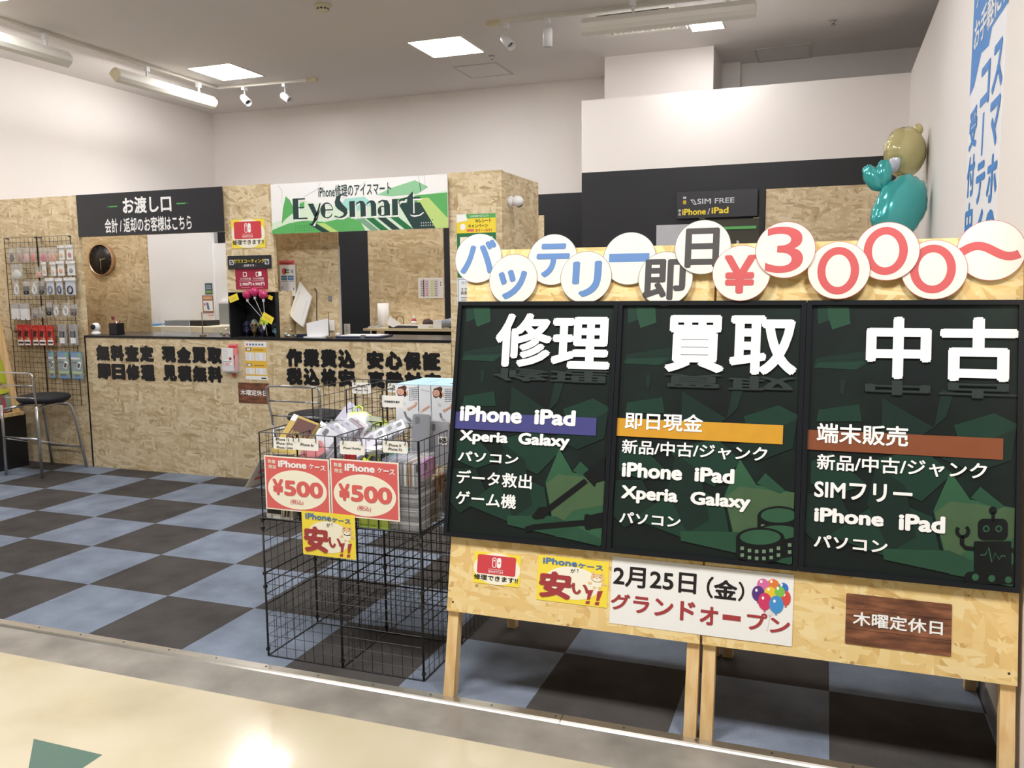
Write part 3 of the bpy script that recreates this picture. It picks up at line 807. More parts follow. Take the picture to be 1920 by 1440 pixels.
# posters on the right pier
def pr(g, F, r, n):
    e = .0003
    g.rect(F, *sub(r, 0, 0, 1, .7), DGREEN, n)
    g.rect(F, *sub(r, 0, .7, 1, 1), YEL, n); g.rect(F, *sub(r, 0, .93, 1, 1), GREENI, n+e)
    g.poly(F, sp_(r, ((0, 0), (.24, 0), (.28, .1), (0, .13))), WINK, n+2*e)
    g.text(F, 'LINE友達で当てよう!', sub(r, .36, .945, .82, .985), WINK, n+2*e, .005)
    g.text(F, 'Wレシート', sub(r, .48, .86, .88, .92), INK, n+2*e, .02)
    g.text(F, 'キャンペーン', sub(r, .3, .78, .8, .84), INK, n+2*e, .02)
    g.rect(F, *sub(r, .26, .725, .44, .76), CORAL, n+2*e); g.text(F, '3/1〜3/31', sub(r, .48, .72, .9, .76), RED, n+2*e, .015)
    g.ell(F, *[(x) for x in (r[0]+(r[2]-r[0])*.16, r[1]+(r[3]-r[1])*.8)], .02, .022, WINK, n+2*e, k=20)
    for (x0, y0, x1, y1) in ((.08, .42, .48, .64), (.52, .42, .92, .64), (.08, .1, .92, .36)): g.rect(F, *sub(r, x0, y0, x1, y1), CREAMP, n+e)
    for k in range(6): g.rect(F, *sub(r, .14, .14+.034*k, .8-.06*(k % 3), .153+.034*k), GREENI, n+2*e)
sheet('campaign_poster', 'green and yellow campaign poster on the right pier behind the round letters', 'poster', F0, yrect((854, 402), (929, 519), 2.72), PAPER, pr, .001, .001)
def pr(g, F, r, n):
    for (x0, y0, x1, y1) in ((.03, .02, .06, .98), (.94, .02, .97, .98), (.03, .02, .97, .045), (.03, .955, .97, .98)): g.rect(F, *sub(r, x0, y0, x1, y1), mat('sky_ink', (130, 180, 220), .5, var=0), n)
    g.text(F, 'ガラス', sub(r, .16, .8, .5, .9), mat('sky_ink', (0, 0, 0)), n, .01)
    g.text(F, 'スマホ', sub(r, .14, .58, .5, .68), INK, n, .01); g.text(F, '画面の', sub(r, .14, .46, .5, .56), INK, n, .01)
    for k in range(4): g.rect(F, *sub(r, .14, .1+.08*k, .8-.1*(k % 2), .13+.08*k), GREY, n)
sheet('info_poster', 'blue-bordered white poster on the right pier just under the campaign poster', 'poster', F0, yrect((855, 522), (905, 578), 2.72), PAPER, pr, .001, .001, 'blue-bordered posters')
sheet('info_poster', 'blue-bordered white poster on the right pier, lower one beside the black sign panel', 'poster', F0, yrect((857, 583), (907, 640), 2.72), PAPER, pr, .001, .001, 'blue-bordered posters')

# ------------------------------------------------------------------ niche between the windows
nx0, nx1 = -0.345, 0.09
niche = thing('display_niche', 'black lined display niche in the pier between the windows', 'display shelf', ((nx0+nx1)/2, FCY, 1.101))
DB = mat('niche_black', (26, 26, 30), 0.6)
g = G()
g.bx(nx0, nx0+.012, FCY+.002, 2.95, 1.1015, 1.443, DB); g.bx(nx1-.012, nx1, FCY+.002, 2.95, 1.1015, 1.443, DB)
g.bx(nx0+.012, nx1-.012, 2.94, 2.95, 1.1015, 1.443, DB); g.bx(nx0+.012, nx1-.012, FCY+.031, 2.94, 1.431, 1.443, DB)
g.build('lining', niche)
g = G()
g.bx(nx0-.006, nx0-.001, FCY+.031, 2.955, 1.1015, 1.45, OSB_W); g.build('outer_cheek', niche)
g = G(); g.bx(nx1+.001, nx1+.006, FCY+.031, 2.955, 1.1015, 1.45, OSB_W)
g.build('outer_cheek', niche)
g = G()
for k in range(5): g.tube([(nx1-.013, 2.935, 1.16+.06*k), (nx1-.11, 2.935, 1.16+.06*k)], .002, BLKWIRE, 6)
g.build('wire_rungs', niche)
g = G(); g.bx(nx1-.095, nx1-.04, 2.9365, 2.94, 1.18, 1.42, LGREY); g.build('back_strip', niche)
def figurine(x, y, h, hair, dress, skin, label, grp='little dolls in the niche'):
    """small standing doll: base, body, head, hair"""
    r = thing('figurine', label, 'figurine', (x, y, 1.1015), grp)
    T = Matrix.Translation((x, y, 1.1015))
    g = G(); g.lathe(T, [(.026, 0), (.026, .005), (.001, .0055)], BLACK, 16); g.build('base', r)
    g = G(); k = h/.13
    g.lathe(T, [(.010, .0055), (.009, .03*k), (.021, .035*k), (.017, .05*k), (.011, .068*k), (.016, .078*k), (.006, .086*k)], dress, 14)
    for s in (-1, 1): g.tube([(x+s*.014, y, 1.1015+.077*k), (x+s*.023, y-.006, 1.1015+.058*k), (x+s*.016, y-.016, 1.1015+.046*k)], [.005, .0042, .0036], dress, 8)
    g.build('body', r)
    g = G(); g.ball(Matrix.Translation((x, y, 1.1015+.104*k)) @ Matrix.Diagonal((.019, .019, .021, 1)), skin, 14, 10)
    for s in (-1, 1): g.ball(Matrix.Translation((x+s*.007, y-.0175, 1.1015+.102*k)) @ Matrix.Diagonal((.003, .002, .004, 1)), INK, 8, 6)
    g.build('head', r)
    g = G(); g.ball(Matrix.Translation((x, y+.004, 1.1015+.109*k)) @ Matrix.Diagonal((.024, .022, .021, 1)), hair, 14, 10, fn=lambda q: Vector((q.x, q.y, max(q.z, -.1-.9*max(0, q.y)))))
    for s in (-1, 1): g.tube([(x+s*.02, y+.006, 1.1015+.11*k), (x+s*.031, y+.004, 1.1015+.09*k), (x+s*.027, y, 1.1015+.066*k)], [.008, .007, .003], hair, 8)
    g.build('hair', r)
SKIN = mat('doll_skin', (226, 184, 158), .5, var=0)
NAVY = mat('navy_plastic', (44, 48, 84), .4, var=.1)
figurine(-.185, 2.83, .135, mat('seafoam_plastic', (124, 160, 150), .4, var=.05), mat('olive_plastic', (112, 92, 66), .5, var=.1), SKIN, 'small doll with grey-green hair in the middle of the dark niche')
figurine(-.105, 2.82, .135, mat('honey_plastic', (206, 156, 76), .4, var=.05), mat('indigo_plastic', (70, 66, 96), .5, var=.1), SKIN, 'small doll with honey-blond hair beside the balloon sticks in the niche')
figurine(-.262, 2.84, .12, NAVY, NAVY, mat('doll_dark', (70, 66, 82), .5, var=0), 'small dark blue doll at the left of the dark niche')
figurine(-.290, 2.90, .12, mat('ink_plastic', (52, 50, 64), .4, var=.1), mat('ink_plastic', (0, 0, 0)), mat('doll_dark', (0, 0, 0)), 'small blackish doll in the left corner of the dark niche')
figurine(-.145, 2.90, .20, mat('bronze_plastic', (122, 96, 58), .4, var=.1), mat('moss_plastic', (78, 76, 58), .5, var=.1), mat('bronze_plastic', (0, 0, 0)), 'taller brown doll standing at the back of the dark niche')
figurine(.005, 2.84, .105, mat('pine_green_plastic', (48, 84, 96), .4, var=.1), mat('silver_teal_plastic', (110, 150, 160), .35, var=.2), mat('doll_dark', (0, 0, 0)), 'small teal and silver figure at the right of the dark niche')
# balloon bunch
bx, by = -.035, FCY-.03
r = thing('balloon_bunch', 'three small pink balloons on white sticks tied with a green bow in the niche', 'balloons', (bx, by+.1, 1.1015))
PINKB = mat('pink_balloon', (190, 40, 100), .15, coat=.5, var=.05)
base = Vector((-.052, by+.1, 1.1015)); knot = Vector((-.046, by+.07, 1.222))
for px, py in ((463.5, 552.5), (477.5, 548), (493.5, 552.5)):
    c = at_y(px, py, by)
    g = G(); g.ball(Matrix.Translation(c) @ Matrix.Diagonal((.036, .032, .037, 1)), PINKB, 18, 12, fn=lambda q: q*(1-.12*max(0, -q.z)**3))
    b = g.build('balloon', r)
    g = G(); g.lathe(Matrix.Translation(c+Vector((0, 0, -.055))), [(.004, 0), (.011, .004), (.008, .012), (.012, .018), (.004, .022)], WHITE, 12); g.build('cup', r)
    g = G(); g.tube([base.lerp(c, .03), knot, c+Vector((0, 0, -.05))], .0022, WHITE, 6); g.build('stick', r)
g = G(); NEON = mat('neon_green', (206, 246, 70), .5, var=.03)
for a in (35, 145, 215, 325):
    d = Vector((math.cos(math.radians(a)), 0, math.sin(math.radians(a))))
    g.ball(Matrix.Translation(knot+d*.022+Vector((0, -.012, 0))) @ Matrix.Rotation(-math.radians(a), 4, 'Y') @ Matrix.Diagonal((.02, .008, .011, 1)), NEON, 12, 8)
g.ball(Matrix.Translation(knot+Vector((0, -.014, 0))) @ Matrix.Diagonal((.009, .009, .009, 1)), NEON, 10, 8)
g.build('bow', r)
g = G()
for s in (-1, 1): g.box(FM(Matrix.Translation(knot+Vector((s*.008, -.016, -.035))) @ Matrix.Rotation(s*.25, 4, 'Y') @ Matrix.Rotation(math.pi/2, 4, 'X')), -.005, .005, -.03, .03, -.0005, .0005, WHITE)
g.build('ribbon_tail', r)
def note(px, py, ang, w, h, Y, label):
    c = at_y(px, py, Y); F = FM(Matrix.Translation(c) @ Matrix.Rotation(ang, 4, 'Y') @ Matrix.Rotation(math.pi/2, 4, 'X'))
    sheet('price_note', label, 'note', F, (-w/2, -h/2, w/2, h/2), YELP, lambda g, F, r, n: [g.rect(F, *sub(r, .2, .3+.2*k, .8, .36+.2*k), mat('ochre_ink', (206, 170, 50), .5, var=0), n) for k in range(2)], .0008, 0, 'yellow notes in the niche')
note(438, 559, -.32, .088, .05, FCY-.004, 'yellow note tilted on the left edge of the niche')
note(507, 558, .35, .04, .03, FCY-.004, 'yellow note peeping out behind the right pink balloon')
note(502, 596.5, .48, .10, .055, FCY-.02, 'yellow note tilted at the right beside the neon bow')
# ------------------------------------------------------------------ things on and behind the counter
TOPZ = 1.101
def on_top(px, Y): return at_y(px, 620, Y).x
# clock
c = at_y(188, 487, 3.27)
r = thing('wall_clock', 'round black wall clock with copper rim on the strand board behind the counter', 'clock', (c.x, 3.31, c.z))
Mc = Matrix.Translation((c.x, 3.309, c.z)) @ Matrix.Rotation(math.pi/2, 4, 'X')
COPPER = mat('copper_rim', (214, 178, 146), .3, metal=.7, var=.05)
g = G(); g.lathe(Mc, [(.133, 0), (.137, .004), (.137, .042), (.1355, .044), (.1325, .044), (.131, .034)], COPPER, 40); g.build('rim', r)
g = G(); g.lathe(Mc, [(.1315, .03), (.1315, .034), (.0005, .0345)], BLACK, 40)
for k in range(12):
    t = k*math.pi/6; F = FM(Mc @ Matrix.Rotation(-t, 4, 'Z')); g.rect(F, -.0015, .104, .0015, .116, GREY, .0352)
g.build('dial', r)
for nm, ang, ln, w in (('hour_hand', 78, .055, .005), ('minute_hand', 180, .085, .004)):
    g = G(); F = FM(Mc @ Matrix.Rotation(-math.radians(ang), 4, 'Z')); g.box(F, -w/2, w/2, -.015, ln, .036, .0375, mat('champagne', (212, 200, 164), .3, metal=.6)); g.build(nm, r)
# camera on the worktop
def camera_ball(M, name, label):
    r = thing(name, label, 'camera', M.translation)
    g = G(); g.lathe(M, [(.033, 0), (.037, .006), (.037, .016), (.03, .026), (.021, .031)], WHITE, 28); g.build('base', r)
    Mh = M @ Matrix.Translation((0, 0, .062))
    g = G(); g.ball(Mh @ Matrix.Diagonal((.037, .037, .038, 1)), WHITE, 28, 18); g.build('head', r)
    g = G(); Mf = Mh @ Matrix.Translation((0, 0, .003)) @ Matrix.Rotation(math.pi/2, 4, 'X')
    g.lathe(Mf, [(.0225, .026), (.0225, .036), (.016, .039), (.001, .040)], BLACK, 24); g.lathe(Mf, [(.008, .039), (.007, .0415), (.001, .042)], mat('lens_glass', (30, 34, 52), .08, var=0), 16)
    g.build('lens', r)
    return r
x = on_top(180, 2.81)
camera_ball(Matrix.Translation((x, 2.81, TOPZ)) @ Matrix.Rotation(.1, 4, 'Z'), 'security_camera', 'small white ball camera standing on the left end of the counter')
pc = at_x(951, 377, 1.9)
camera_ball(Matrix.Translation((1.9005, 2.88, pc.z)) @ Matrix.Rotation(math.pi/2, 4, 'Y') @ Matrix.Rotation(math.radians(135), 4, 'Z'), 'security_camera', 'white ball camera fixed to the side of the booth end panel')
# pen holder
x = on_top(219, 2.85)
r = thing('pen_holder', 'black mesh pen cup with pens and a red-brown spoon on the counter', 'pen cup', (x, 2.85, TOPZ))
g = G(); w = .041
for (a, b, c_, d) in ((-w, w, -w, -w+.003), (-w, w, w-.003, w), (-w, -w+.003, -w+.003, w-.003), (w-.003, w, -w+.003, w-.003)): g.bx(x+a, x+b, 2.85+c_, 2.85+d, TOPZ, TOPZ+.095, BLACK)
g.bx(x-w, x+w, 2.85-w, 2.85+w, TOPZ, TOPZ+.003, BLACK); g.build('cup', r)
for (dx, dz, ex, cm) in ((-.015, .155, -.03, 'red_brown'), (.012, .13, .01, 'red'), (.02, .135, .035, 'dark'), (0, .125, .004, 'white')):
    m = {'red_brown': mat('red_brown_plastic', (134, 50, 48), .4), 'red': RED, 'dark': BLACK, 'white': WHITE}[cm]
    g = G(); p0 = Vector((x+dx*.3, 2.85+.01*random.uniform(-1, 1), TOPZ+.004)); p1 = Vector((x+dx+ex*.6, 2.85, TOPZ+dz*.9))
    if cm == 'red_brown': g.tube([p0, p1], .003, m, 8); g.ball(Matrix.Translation(p1) @ Matrix.Diagonal((.016, .01, .018, 1)), m, 12, 8)
    else: g.tube([p0, p1], .0035, m, 8)
    g.build('spoon' if cm == 'red_brown' else 'pen', r)
# clear acrylic screen on window 1 counter
x0, x1 = on_top(303, 2.86), on_top(357, 2.86)
r = thing('acrylic_shield', 'low clear acrylic shield standing on the pick-up counter', 'shield', ((x0+x1)/2, 2.86, TOPZ))
g = G(); g.bx(x0, x1, 2.858, 2.861, TOPZ+.006, TOPZ+.255, CLEARP); g.build('pane', r)
for xx in (x0+.01, x1-.01):
    g = G(); g.bx(xx-.008, xx+.008, 2.80, 2.92, TOPZ, TOPZ+.006, CLEARP); g.bx(xx-.0015, xx+.0015, 2.862, 2.865, TOPZ+.006, TOPZ+.11, LGREY); g.build('foot', r)
def post(px, label):
    x = on_top(px, 2.8)
    r = thing('sign_post', label, 'stand', (x, 2.8, TOPZ))
    BR = mat('bronze', (120, 104, 84), .35, metal=.6)
    g = G(); g.lathe(Matrix.Translation((x, 2.8, TOPZ)), [(.026, 0), (.026, .008), (.02, .014), (.006, .016)], BR, 20); g.build('base', r)
    g = G(); g.tube([(x, 2.8, TOPZ+.014), (x, 2.8, TOPZ+.19)], .0035, BR, 8); g.build('rod', r)
post(380, 'bronze rod stand at the right of the pick-up window'); post(617, 'bronze rod stand beside the white sheet in the right-hand window')
def clutter(px, label):
    x = on_top(px, 2.84); rr = random.Random(px)
    r = thing('trinket_pile', label, 'trinkets', (x, 2.84, TOPZ))
    cols = [mat('tr_brown', (150, 118, 96), .4), mat('tr_silver', (196, 204, 204), .25, metal=.5), mat('tr_green', (140, 156, 110), .4), mat('tr_pale', (232, 226, 214), .4)]
    for k in range(9):
        g = G(); dx, dy, dz = rr.uniform(-.045, .045), rr.uniform(-.03, .03), .012+ (.028 if k > 6 else 0)+(.0 if k < 4 else .012)
        g.ball(Matrix.Translation((x+dx*(1 if k < 7 else .4), 2.84+dy, TOPZ+dz)) @ Matrix.Rotation(rr.uniform(0, 3), 4, 'Z') @ Matrix.Diagonal((rr.uniform(.01, .02), .011, .0115, 1)), cols[k % 4], 10, 8)
        g.build('trinket', r)
clutter(423, 'little heap of silver and brown trinkets at the right end of the pick-up counter')
clutter(546, 'little heap of silver and brown trinkets at the left of the right-hand window')
# notices on the white inner wall
def small(px0, py0, px1, py1, Y, name, label, cat, paper, pr, group=None, th=.001):
    return sheet(name, label, cat, FY(Y), yrect((px0, py0), (px1, py1), Y), paper, pr, th, .0, group)
def pr(g, F, r, n):
    g.rect(F, *sub(r, .1, .1, .9, .35), mat('moss_ink', (130, 160, 80), .5, var=0), n); [g.rect(F, *sub(r, .15, .5+.12*k, .85, .55+.12*k), LGREY, n) for k in range(3)]
small(384, 531, 399, 552, 4.498, 'notice', 'small dark green notice on the white wall inside the pick-up window', 'notice', mat('blue_green_print', (58, 92, 104), .5, var=.1), pr)
def pr(g, F, r, n):
    g.rect(F, *sub(r, .08, .12, .94, .7), PAPER, n); g.poly(F, sp_(r, ((.38, .38), (.55, .42), (.64, .78), (.6, .84), (.44, .78), (.36, .5))), BLUEI, n+.0004); g.ell(F, r[0]+(r[2]-r[0])*.2, r[1]+(r[3]-r[1])*.5, .012, .014, CORAL, n+.0004, k=14)
    g.rect(F, *sub(r, .1, .78, .9, .94), mat('salmon_ink', (220, 168, 130), .5, var=0), n)
small(379, 554, 401, 587, 4.497, 'notice', 'small orange-framed notice with a blue phone picture inside the pick-up window', 'notice', mat('tan_print', (150, 112, 92), .5, var=.1), pr)
def pr(g, F, r, n):
    g.rect(F, *sub(r, .1, .94, .95, .99), RED, n); g.text(F, 'PayPay', sub(r, .2, .76, .75, .85), CORAL, n, .0); [g.rect(F, *sub(r, .2, .2+.07*k, .8, .22+.07*k), LGREY, n) for k in range(3)]
small(388, 590, 404, 616, 4.496, 'notice', 'small white notice with a red top line inside the pick-up window', 'notice', PAPER, pr)
sc = yrect((410, 569), (432, 607), 4.45)
r = thing('screen', 'grey screen with white case at the right side of the pick-up window', 'screen', ((sc[0]+sc[2])/2, 4.45, sc[1]))
g = G(); g.bx(sc[0]-.012, sc[2]+.05, 4.452, 4.518, sc[1]-.02, sc[3]+.02, WHITE); g.build('case', r)
g = G(); g.bx(sc[0], sc[2]+.04, 4.448, 4.452, sc[1], sc[3], mat('grey_screen', (150, 152, 152), .2, var=.02)); g.build('display', r)
# low desk behind window 1
zd = at_y(330, 606, 4.2).z
r = thing('desk', 'low dark desk seen through the pick-up window', 'desk', (-1.9, 4.2, 0))
g = G(); g.bx(-2.5, -1.45, 3.9, 4.44, zd-.1, zd-.02, mat('cream_board', (222, 212, 186), .5)); g.build('top', r)
for xx in (-2.48, -1.5):
    for yy in (3.93, 4.39): g = G(); g.bx(xx, xx+.04, yy, yy+.04, 0, zd-.1, BLACK); g.build('leg', r)
g = G(); g.bx(-2.2, -1.7, 4.1, 4.3, zd-.02, zd+.03, BLACK)
tag(g.build('printer_tray'), 'flat black device on the low desk behind the pick-up window', 'device')
g = G(); g.bx(-2.46, -2.26, 4.0, 4.2, zd-.02, zd+.0, mat('blue_folder', (86, 140, 190), .4))
tag(g.build('folder'), 'flat blue folder on the low desk behind the pick-up window', 'folder')

# right-hand window: calendar price sheet
Y5 = 2.968
def pr(g, F, r, n):
    e = .0003
    for i in range(7):
        u = r[0]+(r[2]-r[0])*(i+.5)/7; g.ell(F, u, r[3]-.012, .014, .018, CORAL, n, k=16)
    g.rect(F, *sub(r, 0, .965, 1, 1), CORAL, n+e)
    g.text(F, '1位', sub(r, .72, .66, .92, .76), BLUEI, n, .03); g.ell(F, r[0]+.04, r[1]+(r[3]-r[1])*.71, .02, .026, CORAL, n, k=20)
    g.rect(F, *sub(r, .34, .66, .64, .7), GREENI, n); g.rect(F, *sub(r, .34, .72, .64, .77), GREY, n)
    for y in (.53, .46): g.rect(F, *sub(r, .08, y, .46, y+.055), mat('steel_blue_ink', (74, 134, 180), .5, var=0), n); g.rect(F, *sub(r, .52, y, .92, y+.055), mat('steel_blue_ink', (0, 0, 0)), n)
    for x0, x1 in ((.08, .48), (.6, .92)): g.rect(F, *sub(r, x0, .42, x1, .44), BLUEI, n)
    for k in range(8): g.rect(F, *sub(r, .12, .06+.042*k, .6+.1*(k % 3), .068+.042*k), LGREY, n)
    for x, y in ((.08, .2), (.86, .17)): g.rect(F, *sub(r, x, y, x+.07, y+.07), GREY, n)
    for k in range(2): g.rect(F, *sub(r, .25, .86+.05*k, .8, .87+.05*k), LGREY, n)
small(525.5, 490, 556, 555, Y5-.018, 'price_calendar', 'white and blue price chart with red scalloped top behind the right-hand window', 'poster', PAPER, pr, None, .012)
a = yrect((527, 555), (557, 562), Y5-.012)
g = G(); g.bx(a[0], a[2], Y5-.02, Y5, a[1], a[3], mat('walnut', (112, 84, 66), .5)); tag(g.build('holder_tray'), 'small brown tray under the blue and white price chart', 'tray')
# stack of printed sheets hung by one corner
def hung():
    P = [at_y(564, 528, 2.95), at_y(586, 557, 2.92), at_y(570, 613.5, 2.90), at_y(544.5, 590, 2.92)]
    r = thing('paper_stack', 'stack of printed sheets hanging by one corner beside the price chart', 'papers', P[0])
    n = (P[1]-P[0]).cross(P[3]-P[0]).normalized()
    if n.y > 0: n = -n
    g = G(); k = 7
    def S(a, b, off):
        q = P[0].lerp(P[1], a).lerp(P[3].lerp(P[2], a), b)
        return q+n*(.014*math.sin(a*math.pi)*(.4+b)+off)
    for off, m in ((0, PAPER),):
        vs = []
        for o2 in (0, .012):
            for j in range(k):
                for i in range(k): vs.append(S(i/(k-1), j/(k-1), o2))
        fs = []
        for o2 in (0, k*k):
            for j in range(k-1):
                for i in range(k-1): fs.append((o2+j*k+i, o2+j*k+i+1, o2+(j+1)*k+i+1, o2+(j+1)*k+i))
        rim = [i for i in range(k)]+[j*k+k-1 for j in range(1, k)]+[(k-1)*k+i for i in range(k-2, -1, -1)]+[j*k for j in range(k-2, 0, -1)]
        for q in range(len(rim)): fs.append((rim[q], rim[(q+1) % len(rim)], k*k+rim[(q+1) % len(rim)], k*k+rim[q]))
        g.add(vs, fs, m)
    g.build('sheets', r)
    g = G(); INKB = mat('pale_blue_ink', (170, 178, 198), .5, var=0)
    for j in range(14):
        b0 = .22+.045*j; g.add([S(.2, b0, .0128), S(.86, b0, .0128), S(.86, b0+.022, .0128), S(.2, b0+.022, .0128)], [(0, 1, 2, 3)], INKB)
    g.build('print', r)
    g = G(); p = P[0]; g.tube([p+n*.006+Vector((0, 0, -.01)), p+Vector((0, -.004, .02)), p+Vector((0, .02, .035))], .002, mat('bronze', (0, 0, 0)), 6); g.build('hook', r)
hung()
# white sheet on a stand and small plates
def pr0(g, F, r, n): pass
cpt = [at_y(574.5, 606, 2.82), at_y(615, 597, 2.88), at_y(616, 629, 2.88), at_y(576, 632, 2.82)]
g = G(); g.add(cpt+[p+Vector((.0, .012, 0)) for p in cpt], [(0, 1, 2, 3), (7, 6, 5, 4), (0, 4, 5, 1), (1, 5, 6, 2), (2, 6, 7, 3), (3, 7, 4, 0)], WHITE)
for p in cpt[2:]: pass
g.bx(cpt[3].x-.02, cpt[2].x, 2.80, 2.92, TOPZ, TOPZ+.008, WHITE)
g.bx(cpt[3].x, cpt[3].x+.03, 2.832, 2.86, TOPZ+.008, cpt[3].z+.02, WHITE); g.bx(cpt[2].x-.03, cpt[2].x, 2.89, 2.91, TOPZ+.008, cpt[2].z+.02, WHITE)
tag(g.build('display_board'), 'blank white board standing on the counter next to the bronze rod', 'board')
small(616, 600, 628, 620, Y5-.004, 'paper_slip', 'small white paper fixed to the strand board behind the rod stand', 'paper', PAPER, pr0, None, .004)
small(646, 607, 657, 627, 3.24, 'switch_plate', 'white switch plate in front of the black gap behind the counter', 'switch plate', WHITE, lambda g, F, r, n: [g.rect(F, *sub(r, .3, .25+.2*k, .7, .3+.2*k), GREY, n) for k in range(3)], None, .01)
g = G(); a = at_y(646, 627, 3.24); g.bx(a.x+.01, a.x+.03, 3.241, 3.25, TOPZ, a.z+.08, GREY); o = g.build('post')
tag(o, 'short grey bracket carrying the white switch plate', 'bracket')
g = G(); x0, x1 = on_top(559, 2.86), on_top(577, 2.86); g.bx(x0, x1, 2.83, 2.9, TOPZ, TOPZ+.022, mat('navy_case', (38, 44, 74), .35)); tag(g.build('glasses_case'), 'small navy case on the counter next to the trinkets', 'case')
g = G(); c = at_y(633, 626, 2.93); g.ball(Matrix.Translation((c.x, 2.93, TOPZ+.016)) @ Matrix.Diagonal((.016, .016, .016, 1)), WHITE, 14, 10); tag(g.build('ball'), 'tiny white ball on the counter at the edge of the strand board', 'ball')
x0, x1 = on_top(634, 2.84), on_top(715, 2.9)
r = thing('clipboard_tray', 'flat dark tray with a white form on the right-hand counter', 'tray', ((x0+x1)/2, 2.9, TOPZ))
Mt = Matrix.Translation(((x0+x1)/2, 2.94, TOPZ)) @ Matrix.Rotation(.12, 4, 'Z')
g = G(); g.box(FM(Mt), -.18, .18, -.12, .12, 0, .012, mat('navy_case', (0, 0, 0))); g.build('tray', r)
g = G(); g.box(FM(Mt), -.155, .15, -.1, .1, .0122, .018, PAPER); g.build('form', r)
g = G(); g.box(FM(Mt), .02, .05, -.122, -.09, .0, .022, STEEL); g.build('clip', r)
g = G(); pts = [at_y(590, 540, 2.965), at_y(594, 549, 2.964), at_y(593.5, 575, 2.963), at_y(594, 606, 2.962), at_y(594, 627, 2.96)]; g.tube(pts, .0035, mat('brown_cable', (84, 66, 60), .5), 6); tag(g.build('cable'), 'thin brown cable hanging down the strand board behind the counter', 'cable')
c = at_y(619.5, 559, 2.965); g = G(); g.box(FY(2.97), c.x-.016, c.x+.012, c.z-.02, c.z+.018, 0, .012, GREY); tag(g.build('wall_hook'), 'small grey hook on the strand board right of the cable', 'hook')
# work desk and its clutter
zd = 1.135
r = thing('work_desk', 'pale work desk in front of the rear strand board', 'desk', (.7, 3.75, 0))
DY0, DY1 = 3.52, 3.98
dx0, dx1 = at_y(683, 612, DY0+.02).x, at_y(845, 612, DY0).x+.12
g = G(); g.bx(dx0, dx1, DY0, DY1, zd-.02, zd, mat('pale_desk', (226, 208, 170), .5, vs=8)); g.build('top', r)
g = G(); g.bx(dx0+.17, dx1-.06, DY0+.05, DY1-.02, zd-.1, zd-.02, BLACK); g.build('drawer', r)
for xx in (dx0+.05, dx1-.08):
    for yy in (DY0+.05, DY1-.07): g = G(); g.bx(xx, xx+.03, yy, yy+.03, 0, zd-.02, BLACK); g.build('leg', r)
def dsk(px, Y): return at_y(px, 600, Y).x
c = dsk(719, 3.72); g = G(); g.lathe(Matrix.Translation((c, 3.72, zd)), [(.047, 0), (.047, .2), (.02, .2), (.02, .19)], PAPER, 28); tag(g.build('paper_roll'), 'tall white paper roll standing on the work desk', 'paper roll')
c = dsk(776, 3.8); r = thing('spray_bottle', 'small red and white bottle on the work desk', 'bottle', (c, 3.8, zd)); Mb = Matrix.Translation((c, 3.8, zd))
g = G(); g.lathe(Mb, [(.022, 0), (.023, .006), (.023, .055), (.018, .066), (.01, .07)], mat('bottle_red', (190, 50, 66), .3), 20); g.build('body', r)
g = G(); g.lathe(Mb, [(.0236, .02), (.0236, .05), (.0232, .05)], PAPER, 20); g.build('label', r)
g = G(); g.lathe(Mb, [(.011, .07), (.011, .082), (.004, .086), (.003, .1), (.001, .1)], WHITE, 14); g.build('cap', r)
# papers on the desk
def flat(px0, px1, Y0, Y1, z0, th, m, name, label, cat, rot=0.0):
    x0, x1 = dsk(px0, Y0), dsk(px1, Y0)
    g = G(); M = Matrix.Translation(((x0+x1)/2, (Y0+Y1)/2, z0)) @ Matrix.Rotation(rot, 4, 'Z'); w = (x1-x0)/2; d = (Y1-Y0)/2
    g.box(FM(M), -w, w, -d, d, 0, th, m); tag(g.build(name), label, cat)
flat(690, 709, 3.6, 3.78, zd, .012, mat('clear_tray', (214, 216, 222), .3, alpha=.7), 'plastic_tray', 'pale plastic tray at the left end of the work desk', 'tray')
flat(728, 792, 3.58, 3.74, zd, .02, mat('dark_folder', (70, 68, 72), .4), 'folder', 'dark folder lying on the work desk', 'folder', .1)
flat(738, 790, 3.60, 3.72, zd+.0205, .003, PAPER, 'form', 'white form lying on the dark folder', 'paper', -.15)
P = [at_y(731, 593, 3.58), at_y(752, 607, 3.57), at_y(737, 614, 3.56), at_y(725, 607, 3.56)]
g = G(); g.add(P+[p+Vector((0, .002, 0)) for p in P], [(0, 1, 2, 3), (7, 6, 5, 4), (0, 4, 5, 1), (1, 5, 6, 2), (2, 6, 7, 3), (3, 7, 4, 0)], PAPER); tag(g.build('paper_slip'), 'white paper leaning against the paper roll on the work desk', 'paper')
c = dsk(750, 3.82); g = G(); g.tube([(c+.035*math.cos(t), 3.82, zd+.047+.045*math.sin(t)) for t in [i*math.pi/10 for i in range(20)]], .003, mat('brown_cable', (0, 0, 0)), 6, closed=True); tag(g.build('cable_loop'), 'thin brown cable loop on the work desk behind the papers', 'cable')
flat(783, 803, 3.56, 3.66, zd, .028, PAPER, 'box', 'flat white box at the front of the work desk', 'box')
flat(812, 828, 3.6, 3.68, zd, .065, WHITE, 'box', 'upright white box at the right end of the work desk', 'box')
c = dsk(802, 3.75); g = G(); g.ball(Matrix.Translation((c, 3.75, zd+.035)) @ Matrix.Diagonal((.045, .04, .034, 1)), mat('dark_cloth', (76, 60, 58), .8, bump=.4), 16, 10, fn=lambda q: q*(1+.15*math.sin(7*q.x)*math.cos(6*q.y))); tag(g.build('cloth'), 'crumpled dark cloth on the work desk behind the white boxes', 'cloth')
